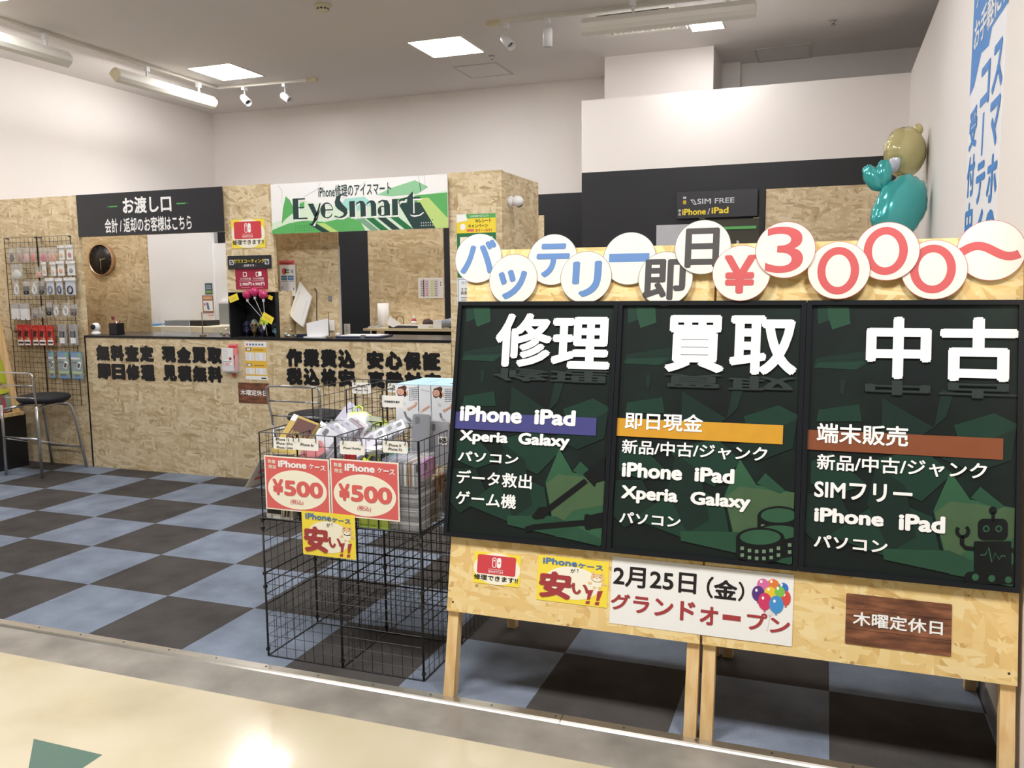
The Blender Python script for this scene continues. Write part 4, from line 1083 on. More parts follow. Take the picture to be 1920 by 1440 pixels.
c = dsk(838, 3.62); g = G(); g.ball(Matrix.Translation((c+.03, 3.62, zd+.042)) @ Matrix.Diagonal((.075, .06, .035, 1)), mat('grey_bag', (140, 146, 160), .4, bump=.4), 18, 12, fn=lambda q: q*(1+.2*math.sin(9*q.x+2)*math.cos(7*q.y))); tag(g.build('plastic_bag'), 'crumpled grey bag at the far right of the work desk', 'bag')
def pr(g, F, r, n):
    rr = random.Random(3)
    for cx, cc in ((.1, GREY), (.3, CORAL), (.5, LIME), (.66, GREY)):
        g.rect(F, *sub(r, cx-.02 if cx != .3 else .2, .08, cx+.14, .9), mat('tint_%d' % int(cx*10), (226, 216, 226) if cx != .5 else (226, 230, 200), .5, var=0), n)
        for k in range(7): g.rect(F, *sub(r, cx, .12+.11*k, cx+.08, .16+.11*k), cc, n+.0003)
    for k in range(2): g.rect(F, *sub(r, .88, .6+.12*k, .91, .68+.12*k), INK, n)
small(784, 521, 832, 559, 3.996, 'chart', 'white chart with coloured columns on the rear strand board', 'chart', PAPER, pr)

# ------------------------------------------------------------------ back partition: hanging sale sign, shelf behind doorway
FS = FY(PW)
a = yrect((1270, 361), (1420, 405), 4.93)
r = sheet('sale_sign', 'black hanging sign with white and yellow lettering on the black partition', 'sign', FY(4.93), a, SIGNB, lambda g, F, q, n: (
    g.text(F, 'SIM FREE', sub(q, .26, .52, .72, .72), LGREY, n, .02),
    g.text(F, 'iPhone', sub(q, .07, .12, .37, .36), YEL, n, .03), g.text(F, '/', sub(q, .39, .12, .42, .34), WINK, n, 0), g.text(F, 'iPad', sub(q, .44, .14, .65, .38), YEL, n, .03),
    g.text(F, '中', sub(q, .02, .24, .055, .36), WINK, n, .01), g.text(F, '古', sub(q, .02, .1, .055, .22), WINK, n, .01),
    g.rect(F, *sub(q, .08, .74, .12, .82), LGREY, n), g.rect(F, *sub(q, .08, .54, .12, .68), mat('ochre_ink', (206, 170, 50), .5, var=0), n),
    g.poly(F, sp_(q, ((.17, .3), (.22, .3), (.255, .5), (.22, .5))), LGREY, n), g.poly(F, sp_(q, ((.19, .34), (.215, .34), (.235, .46), (.222, .46))), SIGNB, n+.0004)), .02)
g = G(); g.bx(a[0]+.1, a[0]+.12, 4.93, 4.95, a[3]-.1, a[3]-.05, BLACK); g.bx(a[2]-.12, a[2]-.1, 4.93, 4.95, a[3]-.1, a[3]-.05, BLACK); g.build('bracket', r)
z1 = at_y(1380, 412, 4.93).z
r = thing('display_shelf', 'dark olive display board with a green stripe under the hanging sale sign', 'shelf', (3.2, 4.93, 0))
xa, xb = at_y(1355, 430, 4.93).x, at_y(1423, 430, 4.93).x
g = G(); g.bx(3.001, xb, 4.92, 4.949, .0, z1+.005, mat('olive_board', (60, 58, 44), .5)); g.build('board', r)
zz = at_y(1390, 427, 4.93).z; g = G(); g.bx(xa, xb-.02, 4.912, 4.92, zz-.012, zz+.012, GREENI); g.build('stripe', r)
for px, py in ((1316, 407.5), (1418, 410)):
    c = at_y(px, py, 4.935); g = G(); g.box(FY(4.949), c.x-.025, c.x+.025, c.z-.012, c.z+.012, 0, .003, IVORY); tag(g.build('tag'), 'tiny cream tag under the %s end of the hanging sale sign' % ('yellow-lettered' if px < 1400 else 'plain'), 'tag')
# ------------------------------------------------------------------ banner on the right partition
FR = FXR(4.515)
def wv(px, py):
    p = at_x(px, py, 4.512); return -p.y, p.z
ua, ub = wv(1818, 200)[0], wv(1880, 150)[0]
BANB = mat('banner_blue', (70, 140, 214), .5, var=.02); BANW = mat('banner_white', (246, 246, 250), .6, var=.02)
r = thing('wall_banner', 'tall white banner with blue lettering on the right partition wall', 'banner', (4.512, -(ua+ub)/2, 1.2))
g = G(); g.rect(FR, ua, 1.05, ub, 2.98, BANW, 0, .0015); g.build('cloth', r)
g = G(); w = ub-ua
g.poly(FR, [(ua-.02, 2.28), (ua+.1, 2.30), (ua+w*.32, 2.4), (ua+w*.55, 2.385), (ua+w*.62, 2.44), (ub+.02, 2.44), (ub+.02, 2.86), (ua-.02, 2.86)], BANB, .0022)
g.text(FR, 'お手軽に！', (ua+.04, 2.45, ub-.04, 2.58), WINK, .003, .02); g.text(FR, 'すぐに使える', (ua+.04, 2.62, ub-.04, 2.76), WINK, .003, .02)
def column(s, u0, u1, vt, vb):
    h = (vt-vb)/len(s)
    for i, ch in enumerate(s):
        pad = .06*h
        if ch == 'ー': g.rect(FR, (u0+u1)/2-(u1-u0)*.09, vt-h*(i+1)+pad, (u0+u1)/2+(u1-u0)*.09, vt-h*i-pad, BANB, .0022)
        else: g.text(FR, ch, (u0, vt-h*(i+1)+pad, u1, vt-h*i-pad), BANB, .0022, .04)
column('スマホの', ua+w*.70, ua+w*.98, 2.36, 1.55); column('コーティング', ua+w*.36, ua+w*.64, 2.34, 1.2); column('受付中', ua+w*.03, ua+w*.3, 2.22, 1.62)
g.build('lettering', r)
# ------------------------------------------------------------------ foil balloons by the right partition
def foil(c, rx, ry, rz, M, m, g, wr=.04):
    def fn(q):
        a = math.atan2(q.z, q.x); s = abs(q.y)
        ed = 1-s
        return q*(1+wr*ed*math.sin(a*20)*.6+.03*math.sin(a*7+2*q.y)*ed)
    g.ball(Matrix.Translation(c) @ M @ Matrix.Diagonal((rx, ry, rz, 1)), m, 72, 28, fn=fn)
TEALB = mat('teal_foil', (70, 178, 178), .16, metal=.3, coat=.5, var=.03); OLIVE = mat('olive_foil', (206, 196, 140), .18, metal=.25, coat=.4, var=.03)
Yb = 3.35
c = at_y(1704, 285, Yb)
c.x = 4.515-.135
r = thing('foil_balloon', 'olive gold animal head foil balloon touching the right partition', 'balloon', (c.x, c.y, c.z-.16))
R1 = Matrix.Rotation(math.radians(62), 4, 'Z') @ Matrix.Rotation(math.radians(-8), 4, 'Y')
g = G(); foil(c, .165, .115, .155, R1, OLIVE, g); g.build('head', r)
for px, py, s in ((1722, 243, .035), (1690, 338, .04)):
    q = at_y(px, py, Yb-.02); g = G(); foil(q, s, s*.75, s*1.05, R1, OLIVE, g); g.build('ear' if py < 300 else 'paw', r)
q = at_y(1676, 302, Yb-.09); g = G(); g.ball(Matrix.Translation(q) @ Matrix.Rotation(.5, 4, 'Z') @ Matrix.Diagonal((.035, .06, .07, 1)), mat('pale_foil', (222, 222, 236), .2, metal=.2, coat=.4), 20, 14); g.build('muzzle', r)
q = at_y(1680, 279, Yb-.13); g = G(); g.ball(Matrix.Translation(q) @ Matrix.Diagonal((.008, .012, .016, 1)), INK, 12, 8); g.build('eye', r)
Y2 = 3.0
c = at_y(1686, 392, Y2)
r = thing('foil_balloon', 'teal fish-shaped foil balloon behind the round letters', 'balloon', (c.x, c.y, c.z-.2))
R2 = Matrix.Rotation(math.radians(30), 4, 'Z') @ Matrix.Rotation(math.radians(30), 4, 'Y')
g = G(); foil(c, .155, .105, .215, R2 , TEALB, g); g.build('body', r)
for px, py, ang in ((1637, 334, -30), (1656, 327, 4)):
    q = at_y(px, py, Y2); g = G(); foil(q, .05, .038, .088, Matrix.Rotation(math.radians(ang), 4, 'Y'), TEALB, g, .05); g.build('tail_fin', r)
g = G(); p = at_y(1705, 440, Y2); g.tube([p, p+Vector((.02, .03, -.6)), p+Vector((.03, .05, -1.2)), Vector((p.x+.04, p.y+.06, .02))], .0015, WHITE, 6); g.build('ribbon', r)
# ------------------------------------------------------------------ bar stools
def stool(bx0, by0, label, dz=0.0):
    """tubular bar stool: round seat, four legs, ladder back; back side towards the corridor"""
    r = thing('bar_stool', label, 'stool', (bx0, by0, 0), 'round black bar stools')
    r['wloc'] = (bx0, by0, 0)
    X = lambda x, y, z: Vector((bx0+x, by0+y, z))
    CH = mat('satin_chrome', (196, 196, 198), .3, metal=.85, var=.03)
    SEAT = mat('black_seat', (30, 30, 36), .7, var=.05, bump=.15)
    g = G(); g.lathe(Matrix.Translation(X(0, .235, .565)), [(.10, 0), (.17, .01), (.195, .03), (.198, .045), (.185, .062), (.12, .074), (.001, .077)], SEAT, 40); g.build('seat', r)
    for s in (-1, 1):
        g = G(); g.tube([X(s*.193, 0, 0), X(s*.188, .0, .43), X(s*.186, .0, .57)], .0115, CH, 10); g.build('rear_leg', r)
        g = G(); g.tube([X(s*.19, .435, 0), X(s*.165, .375, .44), X(s*.155, .35, .53), X(s*.14, .325, .555), X(s*.10, .27, .56), X(s*.1, .16, .557), X(s*.13, .06, .545), X(s*.178, .012, .535)], .0105, CH, 10); g.build('front_leg', r)
    g = G(); up = [(.186, 0, .57), (.186, -.004, .62), (.198, -.02, .72), (.205, -.03, .80), (.20, -.032, .822), (.18, -.034, .835)]
    pts = [X(x, y, z) for x, y, z in up]+[X(.06, -.05, .838), X(-.06, -.05, .838)]+[X(-x, y, z) for x, y, z in up[::-1]]
    g.tube(pts, .0075, CHROME, 8); g.build('back_frame', r)
    for z, w, y in ((.735, .199, -.021), (.635, .188, -.005)):
        g = G(); g.tube([X(-w, y, z), X(-.07, y-.016, z+.003), X(.07, y-.016, z+.003), X(w, y, z)], .0055, CHROME, 8); g.build('back_rung', r)
    g = G(); g.tube([X(-.19, 0, .31), X(.19, 0, .31)], .0095, CH, 8); g.build('foot_rail', r)
    g = G(); g.tube([X(-.175, .415, .175), X(0, .425, .175), X(.175, .415, .175)], .008, CH, 8); g.build('foot_rail', r)
    for s in (-1, 1):
        g = G(); g.tube([X(s*.19, .0, .30), X(s*.172, .41, .178)], .004, CH, 6); g.build('side_brace', r)
    return r
stool(-2.006, 2.25, 'bar stool with round black seat in front of the wire grid on the left')
stool(.71, 2.04, 'bar stool with round black seat behind the wire baskets')

# ------------------------------------------------------------------ black plinth with a leaning wooden rack at the left edge
a = at_z(55, 872, 0)
g = G(); g.bx(a.x-.62, a.x, 2.0, a.y, 0, .4398, mat('plinth_black', (24, 24, 27), .4)); o = g.build('plinth'); tag(o, 'black plinth at the left edge behind the bar stool', 'plinth')
ax, ay = a.x, a.y
r = thing('leaflet_rack', 'leaning pine rack with bright packs on the black plinth', 'rack', (ax-.3, 2.3, .44))
g = G(); g.bx(ax-.62, ax+.03, 2.02, ay-.035, .4405, .47, PINE); g.build('ledge', r)
# side board leaning back, its foot on the ledge
g = G(); pf = [(2.545, .471), (2.49, .471), (2.375, 1.26), (2.43, 1.26)]; q1 = ax+.012
g.add([Vector((x, y, z)) for x in (q1-.02, q1) for y, z in pf], [(3, 2, 1, 0), (4, 5, 6, 7), (0, 1, 5, 4), (1, 2, 6, 5), (2, 3, 7, 6), (3, 0, 4, 7)], PINE); g.build('side_board', r)
g = G(); pf = [(2.53, .471), (2.515, .471), (2.40, 1.26), (2.415, 1.26)]
g.add([Vector((x, y, z)) for x in (ax-.6, q1-.021) for y, z in pf], [(3, 2, 1, 0), (4, 5, 6, 7), (0, 1, 5, 4), (1, 2, 6, 5), (2, 3, 7, 6), (3, 0, 4, 7)], OSB_W); g.build('back_board', r)
LIMEP = mat('lime_pack', (186, 204, 52), .45, var=.08)
def slab(P, th, m, name, label, cat, group=None, pr=None):
    P = [Vector(p) for p in P]
    if pr: P[2] = P[1]+P[3]-P[0]
    n = (P[1]-P[0]).cross(P[3]-P[0]).normalized()
    if n.dot(CAM-P[0]) < 0: n = -n
    g = G(); B_ = [p-n*th for p in P]
    g.add(P+B_, [(0, 1, 2, 3), (7, 6, 5, 4), (0, 4, 5, 1), (1, 5, 6, 2), (2, 6, 7, 3), (3, 7, 4, 0)], m)
    o = g.build(name); tag(o, label, cat, group)
    if pr:
        def F(u, v, k=0): return (P[3].lerp(P[2], u)).lerp(P[0].lerp(P[1], u), v)+n*(.0006+k)
        h = G(); pr(h, F, (0, 0, 1, 1), 0.0); h.build('print', o)
    return o
for (p, m, lb) in ((((0, 674), (9, 676), (13, 719), (0, 716)), LIMEP, 'lime green pack on the leaning pine rack'),
                   (((0, 733), (15, 730), (16, 736), (0, 740)), mat('yellow_green_edge', (214, 222, 70), .45), 'yellow-green strip on the leaning pine rack'),
                   (((0, 741), (8, 742), (13, 772), (0, 775)), mat('red_pack', (190, 84, 96), .45), 'dull red pack at the foot of the leaning pine rack'),
                   (((8, 741), (18, 738), (27, 766), (14, 772)), mat('sea_pack', (140, 170, 158), .45), 'pale sea-green pack at the foot of the leaning pine rack')):
    slab([at_x(x, y, ax-.012) for x, y in p], .09, m, 'leaflet_pack', lb, 'pack', 'packs on the pine rack')

# ------------------------------------------------------------------ wire grids with accessory packs on the left booth wall
GY = FCY-.028
def grid_panel(g, F, u0, u1, v0, v1, nu, nv, rim=.003, wr=.0014):
    g.tube([F(u0, v0), F(u1, v0), F(u1, v1), F(u0, v1)], rim, BLKWIRE, 6, closed=True, smooth=False)
    for i in range(1, nu): u = u0+(u1-u0)*i/nu; g.tube([F(u, v0), F(u, v1)], wr, BLKWIRE, 4, smooth=False)
    for j in range(1, nv): v = v0+(v1-v0)*j/nv; g.tube([F(u0, v, .0025), F(u1, v, .0025)], wr, BLKWIRE, 4, smooth=False)
gx0, gx1 = -2.585, -1.855; gm = (gx0+gx1)/2
z0, z1, z2 = .515, 1.135, 1.915
for (a, b, c, d, nv, lb) in ((gx0, gm-.004, z1+.004, z2, 18, 'black wire grid on the left booth wall, upper left quarter'), (gm+.004, gx1, z1+.004, z2, 18, 'black wire grid on the left booth wall, upper right quarter'),
                             (gx0+.01, gm-.004, z0, z1-.004, 14, 'black wire grid on the left booth wall, lower left quarter behind the stool'), (gm+.004, gx1, z0, z1-.004, 14, 'black wire grid on the left booth wall, lower right quarter under the blue packs')):
    r = thing('wire_grid', lb, 'wire grid', ((a+b)/2, GY, c), 'wire grids on the booth wall')
    g = G(); grid_panel(g, FY(GY), a, b, c, d, 8, nv, .0032, .0016); g.build('mesh', r)
    for u in (a+.02, b-.02):
        g = G(); g.bx(u-.004, u+.004, GY-.002, FCY-.0005, d-.012, d-.004, BLACK); g.build('hook', r)
def gp(px, py): p = at_y(px, py, GY-.03); return p.x, p.z
def pack(tl, br, label, kind, col, head=None, Y=None, grp='small accessory packs on the wire grid'):
    """hanging pack: film pouch with header card and its contents, on a hook"""
    a = gp(*tl); b = gp(*br); u0, v1, u1, v0 = a[0], a[1], b[0], b[1]
    Yp = GY-.03 if Y is None else Y
    F = FY(Yp); w, h = u1-u0, v1-v0
    r = thing('accessory_pack', label, 'package', ((u0+u1)/2, Yp, v0), grp)
    g = G(); k = 8
    for sgn in (1, -1):
        vs = [F(u0+w*i/k, v0+h*j/k, sgn*.010*(math.sin(math.pi*i/k)*math.sin(math.pi*j/k))**.5) for j in range(k+1) for i in range(k+1)]
        g.add(vs, [(j*(k+1)+i, j*(k+1)+i+1, (j+1)*(k+1)+i+1, (j+1)*(k+1)+i) for j in range(k) for i in range(k)], CLEAR, True)
    g.build('pouch', r)
    if head is not None:
        g = G(); g.box(F, u0, u1, v1-h*.16, v1+.003, -.002, .0115, head); g.build('header_card', r)
    g = G(); cu, cv = (u0+u1)/2, v0+h*.4
    def TW(c): return c
    if kind == 'blob': g.ball(Matrix.Translation(F(cu, cv-.01)) @ Matrix.Diagonal((w*.38, .006, h*.28, 1)), col, 14, 10, fn=lambda q: q*(1+.12*math.sin(4*q.x+3*q.z)))
    elif kind == 'cable':
        for q in range(3): g.tube([F(cu+(w*.28+.002*q)*math.cos(t)*(.8+.1*q), cv+h*.27*math.sin(t)*(.9+.08*q), .001*q) for t in [i*math.pi/9 for i in range(18)]], .0035, col, 6, closed=True)
        g.box(F, cu-.006, cu+.006, cv+h*.24, cv+h*.4, -.004, .004, col)
    elif kind == 'charger': g.box(F, cu-w*.36, cu+w*.36, cv-h*.26, cv+h*.22, -.007, .007, col); g.box(F, cu-w*.1, cu-w*.04, cv+h*.22, cv+h*.3, -.003, .003, STEEL); g.tube([F(cu+w*.3*math.cos(t), cv-h*.18+h*.12*math.sin(t), .009) for t in [i*math.pi/6 for i in range(12)]], .003, col, 6, closed=True)
    elif kind == 'card':
        g.box(F, u0+w*.06, u1-w*.06, v0+h*.05, v1-h*.16, -.002, .002, PAPER); g.ball(Matrix.Translation(F(cu, cv-.005, .004)) @ Matrix.Diagonal((w*.26, .005, h*.17, 1)), col, 12, 8)
    elif kind == 'loop':
        g.box(F, u0+w*.05, u1-w*.05, v0+h*.04, v1-h*.1, -.002, .002, mat('pale_blue_card', (214, 220, 234), .5, var=.05)); g.tube([F(cu+w*.24*math.cos(t), cv-h*.08+h*.2*math.sin(t), .005) for t in [i*math.pi/8 for i in range(16)]], .006, col, 8, closed=True)
    elif kind == 'box': g.box(F, u0+.002, u1-.002, v0, v0+h*.66, -.012, .012, col); g.box(F, u0+.002, u1-.002, v0+h*.66, v1-.004, -.012, .012, mat('greyish_box', (188, 184, 182), .4)); g.box(F, u0+w*.6, u0+w*.75, v0, v0+.012, .0121, .0125, BLACK)
    elif kind == 'red':
        g.box(F, u0, u1, v0, v1, -.008, .008, mat('red_card', (206, 58, 52), .45, var=.04)); g.box(F, u0+w*.04, u1, v0, v0+h*.26, .0081, .0085, PAPER); g.box(F, u0+w*.1, u1-w*.06, v0+h*.08, v0+h*.16, .0086, .0089, INK)
        g.box(FM(Matrix.Translation(F(cu-w*.06, v0+h*.57, .009)) @ Matrix.Rotation(.2, 4, 'Y') @ Matrix.Rotation(math.pi/2, 4, 'X')), -w*.26, w*.26, -h*.15, h*.15, -.0005, .003, mat('dark_maroon_plastic', (84, 36, 38), .35)); g.ell(F, u1-w*.24, v0+h*.31, w*.16, h*.06, mat('gold_print', (220, 190, 110), .4, var=0), .0092, k=12); g.box(F, u0, u1, v1-h*.2, v1-h*.18, .0081, .0084, CORAL)
    elif kind == 'device':
        g.box(F, u0, u1, v0, v1, -.003, -.001, mat('grey_card', (150, 146, 142), .4)); g.box(F, cu-w*.25, cu+w*.27, v0+h*.36, v0+h*.66, 0, .009, BLACK); g.box(F, cu-w*.25, cu+w*.27, v0+h*.08, v0+h*.36, 0, .009, WHITE); g.box(F, cu-w*.2, cu+w*.1, v1-h*.2, v1-h*.08, 0, .002, mat('tan_print', (0, 0, 0)))
    elif kind == 'blue':
        bl = mat('blue_card', (84, 146, 200), .4, var=.06)
        g.box(F, u0, u1, v0, v1, -.004, -.001, mat('pale_teal_card', (128, 160, 164), .4, var=.06)); g.box(F, u0, u1, v1-h*.2, v1, -.0009, .001, bl); g.box(F, u1-w*.34, u1-w*.04, v1-h*.18, v1-h*.05, .0011, .0016, GREENI)
        g.box(F, u0, u1-w*.2, v1-h*.28, v1-h*.21, 0, .0016, PAPER); g.box(F, u0+w*.1, u1-w*.1, v0, v0+h*.09, 0, .001, bl); g.box(F, u0+w*.05, u1-w*.05, v0+h*.2, v0+h*.27, 0, .0012, LIME); g.box(F, u0+w*.2, u0+w*.7, v0+h*.1, v0+h*.15, 0, .0016, INK)
        g.box(FM(Matrix.Translation(F(u1-w*.24, v0+h*.5, .003)) @ Matrix.Rotation(.35, 4, 'Y') @ Matrix.Rotation(math.pi/2, 4, 'X')), -w*.14, w*.14, -h*.13, h*.13, -.003, .006, WHITE); g.box(FM(Matrix.Translation(F(u1-w*.24, v0+h*.5, .003)) @ Matrix.Rotation(.35, 4, 'Y') @ Matrix.Rotation(math.pi/2, 4, 'X')), -w*.09, w*.09, -h*.08, h*.08, .0061, .0075, mat('dark_grey_plastic', (70, 70, 72), .35)); g.box(F, u0+w*.1, u0+w*.52, v1-h*.42, v1-h*.36, 0, .004, mat('dark_grey_plastic', (0, 0, 0)))
    g.build('contents', r)
    g = G(); g.tube([F(cu, v1-.006, -.026), F(cu, v1-.006, .03), F(cu, v1+.004, .034)], .0018, STEEL, 6); g.build('hook', r)
def cm(n, c): return mat(n, c, .4, var=.05)
WH = PAPER
for (x0, x1, nm, c) in ((15, 29, 'dark plum', (70, 46, 56)), (30, 43, 'brown', (168, 120, 108)), (43, 56, 'pink', (232, 168, 176)), (56, 68, 'orange-red', (220, 104, 82)), (73, 90, 'crimson', (206, 84, 108)), (90, 106, 'salmon', (226, 146, 122))):
    pack((x0, 464), (x1, 492), 'clear pack with %s trinket in the top grid row' % nm, 'blob', cm('trinket_'+nm.replace(' ', '_').replace('-', '_'), c))
pack((109, 461), (122, 488), 'white card pack with pale orange charm in the top grid row', 'card', cm('pale_orange_charm', (226, 190, 150)), WH)
pack((123.5, 460), (138, 488), 'white card pack with red charm at the right end of the top row', 'card', cm('red_charm', (190, 96, 84)), WH)
pack((19, 495), (44, 523), 'wide empty-looking clear pack with a tiny white bead in the second row', 'blob', cm('bead', (226, 226, 216)))
pack((66, 500), (78, 521), 'clear pack with coral flower charm in the second row', 'blob', cm('coral_charm', (232, 148, 122)))
pack((78, 492), (88, 518), 'narrow white card pack in the second row beside the coral charm', 'card', cm('pale_orange_charm', (0, 0, 0)), WH)
pack((94, 492), (106, 518), 'white card pack with a faint pink charm in the second row', 'card', cm('faint_pink_charm', (232, 204, 196)), WH)
pack((107, 490), (122, 518), 'white card pack with an orange charm in the second row', 'card', cm('orange_charm', (228, 164, 92)), WH)
pack((125, 490), (142, 517), 'white card pack with a grey and orange charm at the right of the second row', 'card', cm('grey_charm', (128, 124, 140)), WH)
pack((24, 526), (38, 555), 'clear pack with white coiled cable at the left of the third row', 'cable', WHITE)
pack((42, 526), (57, 555), 'clear pack with black charger in the third row', 'charger', BLACK)
pack((57, 526), (72, 555), 'clear pack with white coiled cable between black chargers in the third row', 'cable', WHITE)
pack((72, 526), (85, 554), 'clear pack with black charger in the third row next to white packs', 'charger', cm('charcoal_plastic', (52, 52, 54)))
pack((86, 522), (103, 553), 'white pack with blue-grey cable in the third row, the widest of two', 'loop', cm('slate_cable', (110, 116, 136)), WH)
pack((104.5, 522), (119, 553), 'white pack with dark blue cable in the third row', 'loop', cm('dark_blue_cable', (62, 74, 104)), WH)
pack((121, 521), (143, 554), 'large white pack with thick black coiled cable at the right of the third row', 'loop', BLACK, WH)
pack((22, 568), (37, 599), 'white boxed adapter at the left end of the fourth row', 'box', WHITE)
pack((39, 568), (55, 600), 'white boxed adapter in the fourth row, second from the left', 'box', WHITE)
pack((59, 578), (72, 596), 'clear pack with black and white earphones in the fourth row', 'blob', cm('mixed_plastic', (120, 116, 112)))
pack((73, 574), (85, 596), 'clear pack with grey earphones in the fourth row', 'blob', cm('grey_plastic', (150, 144, 136)))
pack((86, 566), (99, 594), 'clear pack with black gadget in the fourth row', 'charger', BLACK)
pack((99, 570), (112, 594), 'clear pack with white looped cable in the fourth row, the thinner one', 'cable', WHITE)
pack((115, 568), (131, 594), 'clear pack with white ring of cable in the fourth row', 'cable', WHITE)
pack((132, 570), (146, 594), 'clear pack with grey-brown plug at the right end of the fourth row', 'charger', cm('umber_plastic', (96, 82, 76)))
for k, x0 in enumerate((33, 45.5, 61, 74, 88.5)):
    pack((x0, 608+.6*k), (x0+13.5+(1 if k in (1, 3) else 0), 647), 'red and white carded adapter, %s of the five red ones' % ('leftmost', 'second from the left', 'middle', 'second from the right', 'rightmost')[k], 'red', RED, Y=GY-.03-.004*(k % 2))
pack((108, 608), (126, 647), 'grey carded black and white charger beside the red cards', 'device', BLACK)
pack((128, 608), (147, 647), 'grey carded black and white charger at the right end beside the plank wall', 'device', BLACK)
pack((89, 659), (103, 709), 'dark blue-green carded cable at the left of the blue packs', 'blue', BLACK, Y=GY-.026)
pack((107, 659), (131, 710), 'blue carded cable pack on the wire grid, left of the two wide ones', 'blue', BLACK)
pack((132, 659.5), (156, 711), 'blue carded cable pack on the wire grid, right of the two wide ones', 'blue', BLACK)
# ------------------------------------------------------------------ two leaning sign stands
def stand(s0, s1, label):
    r = thing('sign_stand', label, 'sign stand', ((s0+s1)/2, .34, 0), 'leaning sign stands')
    g = G(); g.box(FB, s0, s1, .312, 1.64, -.012, 0, OSB_S); g.build('front_board', r)
    for a in (s0+.002, s1-.042):
        g = G(); g.box(FB, a, a+.04, .0025, 1.60, -.052, -.0122, PINE); g.build('front_leg', r)
        g = G(); top = FB(a, 1.60, -.055); y1 = .667
        q = [(top.y+.012, top.z), (y1, 0), (y1+.035, 0), (top.y+.05, top.z-.01)]
        g.add([Vector((x, y, z)) for x in (a+.0, a+.038) for y, z in q], [(3, 2, 1, 0), (4, 5, 6, 7), (0, 1, 5, 4), (1, 2, 6, 5), (2, 3, 7, 6), (3, 0, 4, 7)], PINE); g.build('back_leg', r)
    top = FB(0, 1.6, -.055); yb, zb = top.y+.062, top.z
    def bk(t): return (yb+(.667+.04-yb)*t, zb*(1-t))
    for t0, t1, nm in ((.05, .8, 'back_board'),):
        g = G(); (ya, za), (yc, zc) = bk(t0), bk(t1)
        g.add([Vector((x, y, z)) for x in (s0, s1) for y, z in ((ya, za), (yc, zc), (yc+.012, zc+.003), (ya+.012, za+.003))], [(3, 2, 1, 0), (4, 5, 6, 7), (0, 1, 5, 4), (1, 2, 6, 5), (2, 3, 7, 6), (3, 0, 4, 7)], OSB_S); g.build(nm, r)
    for a in (s0+.06, s1-.07):
        g = G(); g.tube([FB(a, 1.60, -.02), FB(a, 1.652, -.014), FB(a, 1.652, -.05)], .004, STEEL, 6); g.build('hinge', r)
    scr = G()
    for a in (s0+.022, s1-.022):
        for t in (.345, .6): scr.ell(FB, a, t, .004, .004, mat('screw', (0, 0, 0)), .0004, k=8)
    scr.build('screw', r)
    return r
stand(2.689, 3.594, 'left one of the two leaning strand board sign stands with pine legs')
stand(3.602, 4.503, 'right one of the two leaning strand board sign stands against the white partition')

# ------------------------------------------------------------------ three framed panels
def panel_art_mat():
    return ramp_mat('panel_dark_green', ((.3, (18, 21, 21)), (.5, (21, 31, 28)), (.75, (27, 48, 40))), 3.2, .38, 4)
PART = panel_art_mat()
GT = [mat('glass_green_%d' % i, c, .38, var=.22, vs=9) for i, c in enumerate(((25, 44, 37), (30, 58, 46), (40, 76, 56), (50, 90, 64), (74, 98, 68)))]
ART = [(1, ((105, 65), (160, 65), (175, 135), (112, 160))), (2, ((155, 65), (265, 70), (275, 155), (185, 185), (165, 130))), (0, ((110, 330), (385, 285), (410, 290), (400, 330), (320, 385), (95, 380))),
       (1, ((125, 352), (365, 342), (300, 385), (95, 378))), (0, ((165, 318), (420, 305), (410, 330), (160, 340))), (0, ((230, 440), (262, 430), (250, 520), (232, 500))), (0, ((440, 520), (690, 655), (520, 770), (440, 740))), (1, ((130, 590), (330, 555), (346, 640), (120, 650))), (0, ((690, 655), (720, 470), (780, 478), (745, 600))),
       (1, ((780, 640), (960, 575), (1066, 620), (1062, 650), (900, 722), (800, 700))), (0, ((900, 722), (1066, 640), (1040, 790), (880, 860), (720, 800))), (1, ((380, 830), (640, 760), (780, 870), (640, 1010), (480, 950))),
       (1, ((100, 850), (200, 800), (380, 950), (240, 1000), (100, 960))), (0, ((85, 1010), (240, 1000), (330, 1150), (150, 1260), (75, 1200))), (1, ((200, 1210), (470, 1000), (690, 1080), (745, 1310), (460, 1280))), (0, ((420, 850), (560, 940), (620, 1180), (500, 1260), (380, 1040))),
       (3, ((770, 860), (860, 985), (1058, 1010), (1056, 1365), (775, 1340), (695, 1050))), (4, ((770, 1000), (1058, 1012), (1057, 1150), (880, 1190), (770, 1300), (700, 1060))), (2, ((862, 978), (905, 922), (1012, 1005), (985, 1022))), (2, ((460, 1250), (770, 1230), (1050, 1330), (1050, 1370), (470, 1300)))]
def zp(pts, ox, oy, k): return [(ox+x*k, oy+y*k) for x, y in pts]
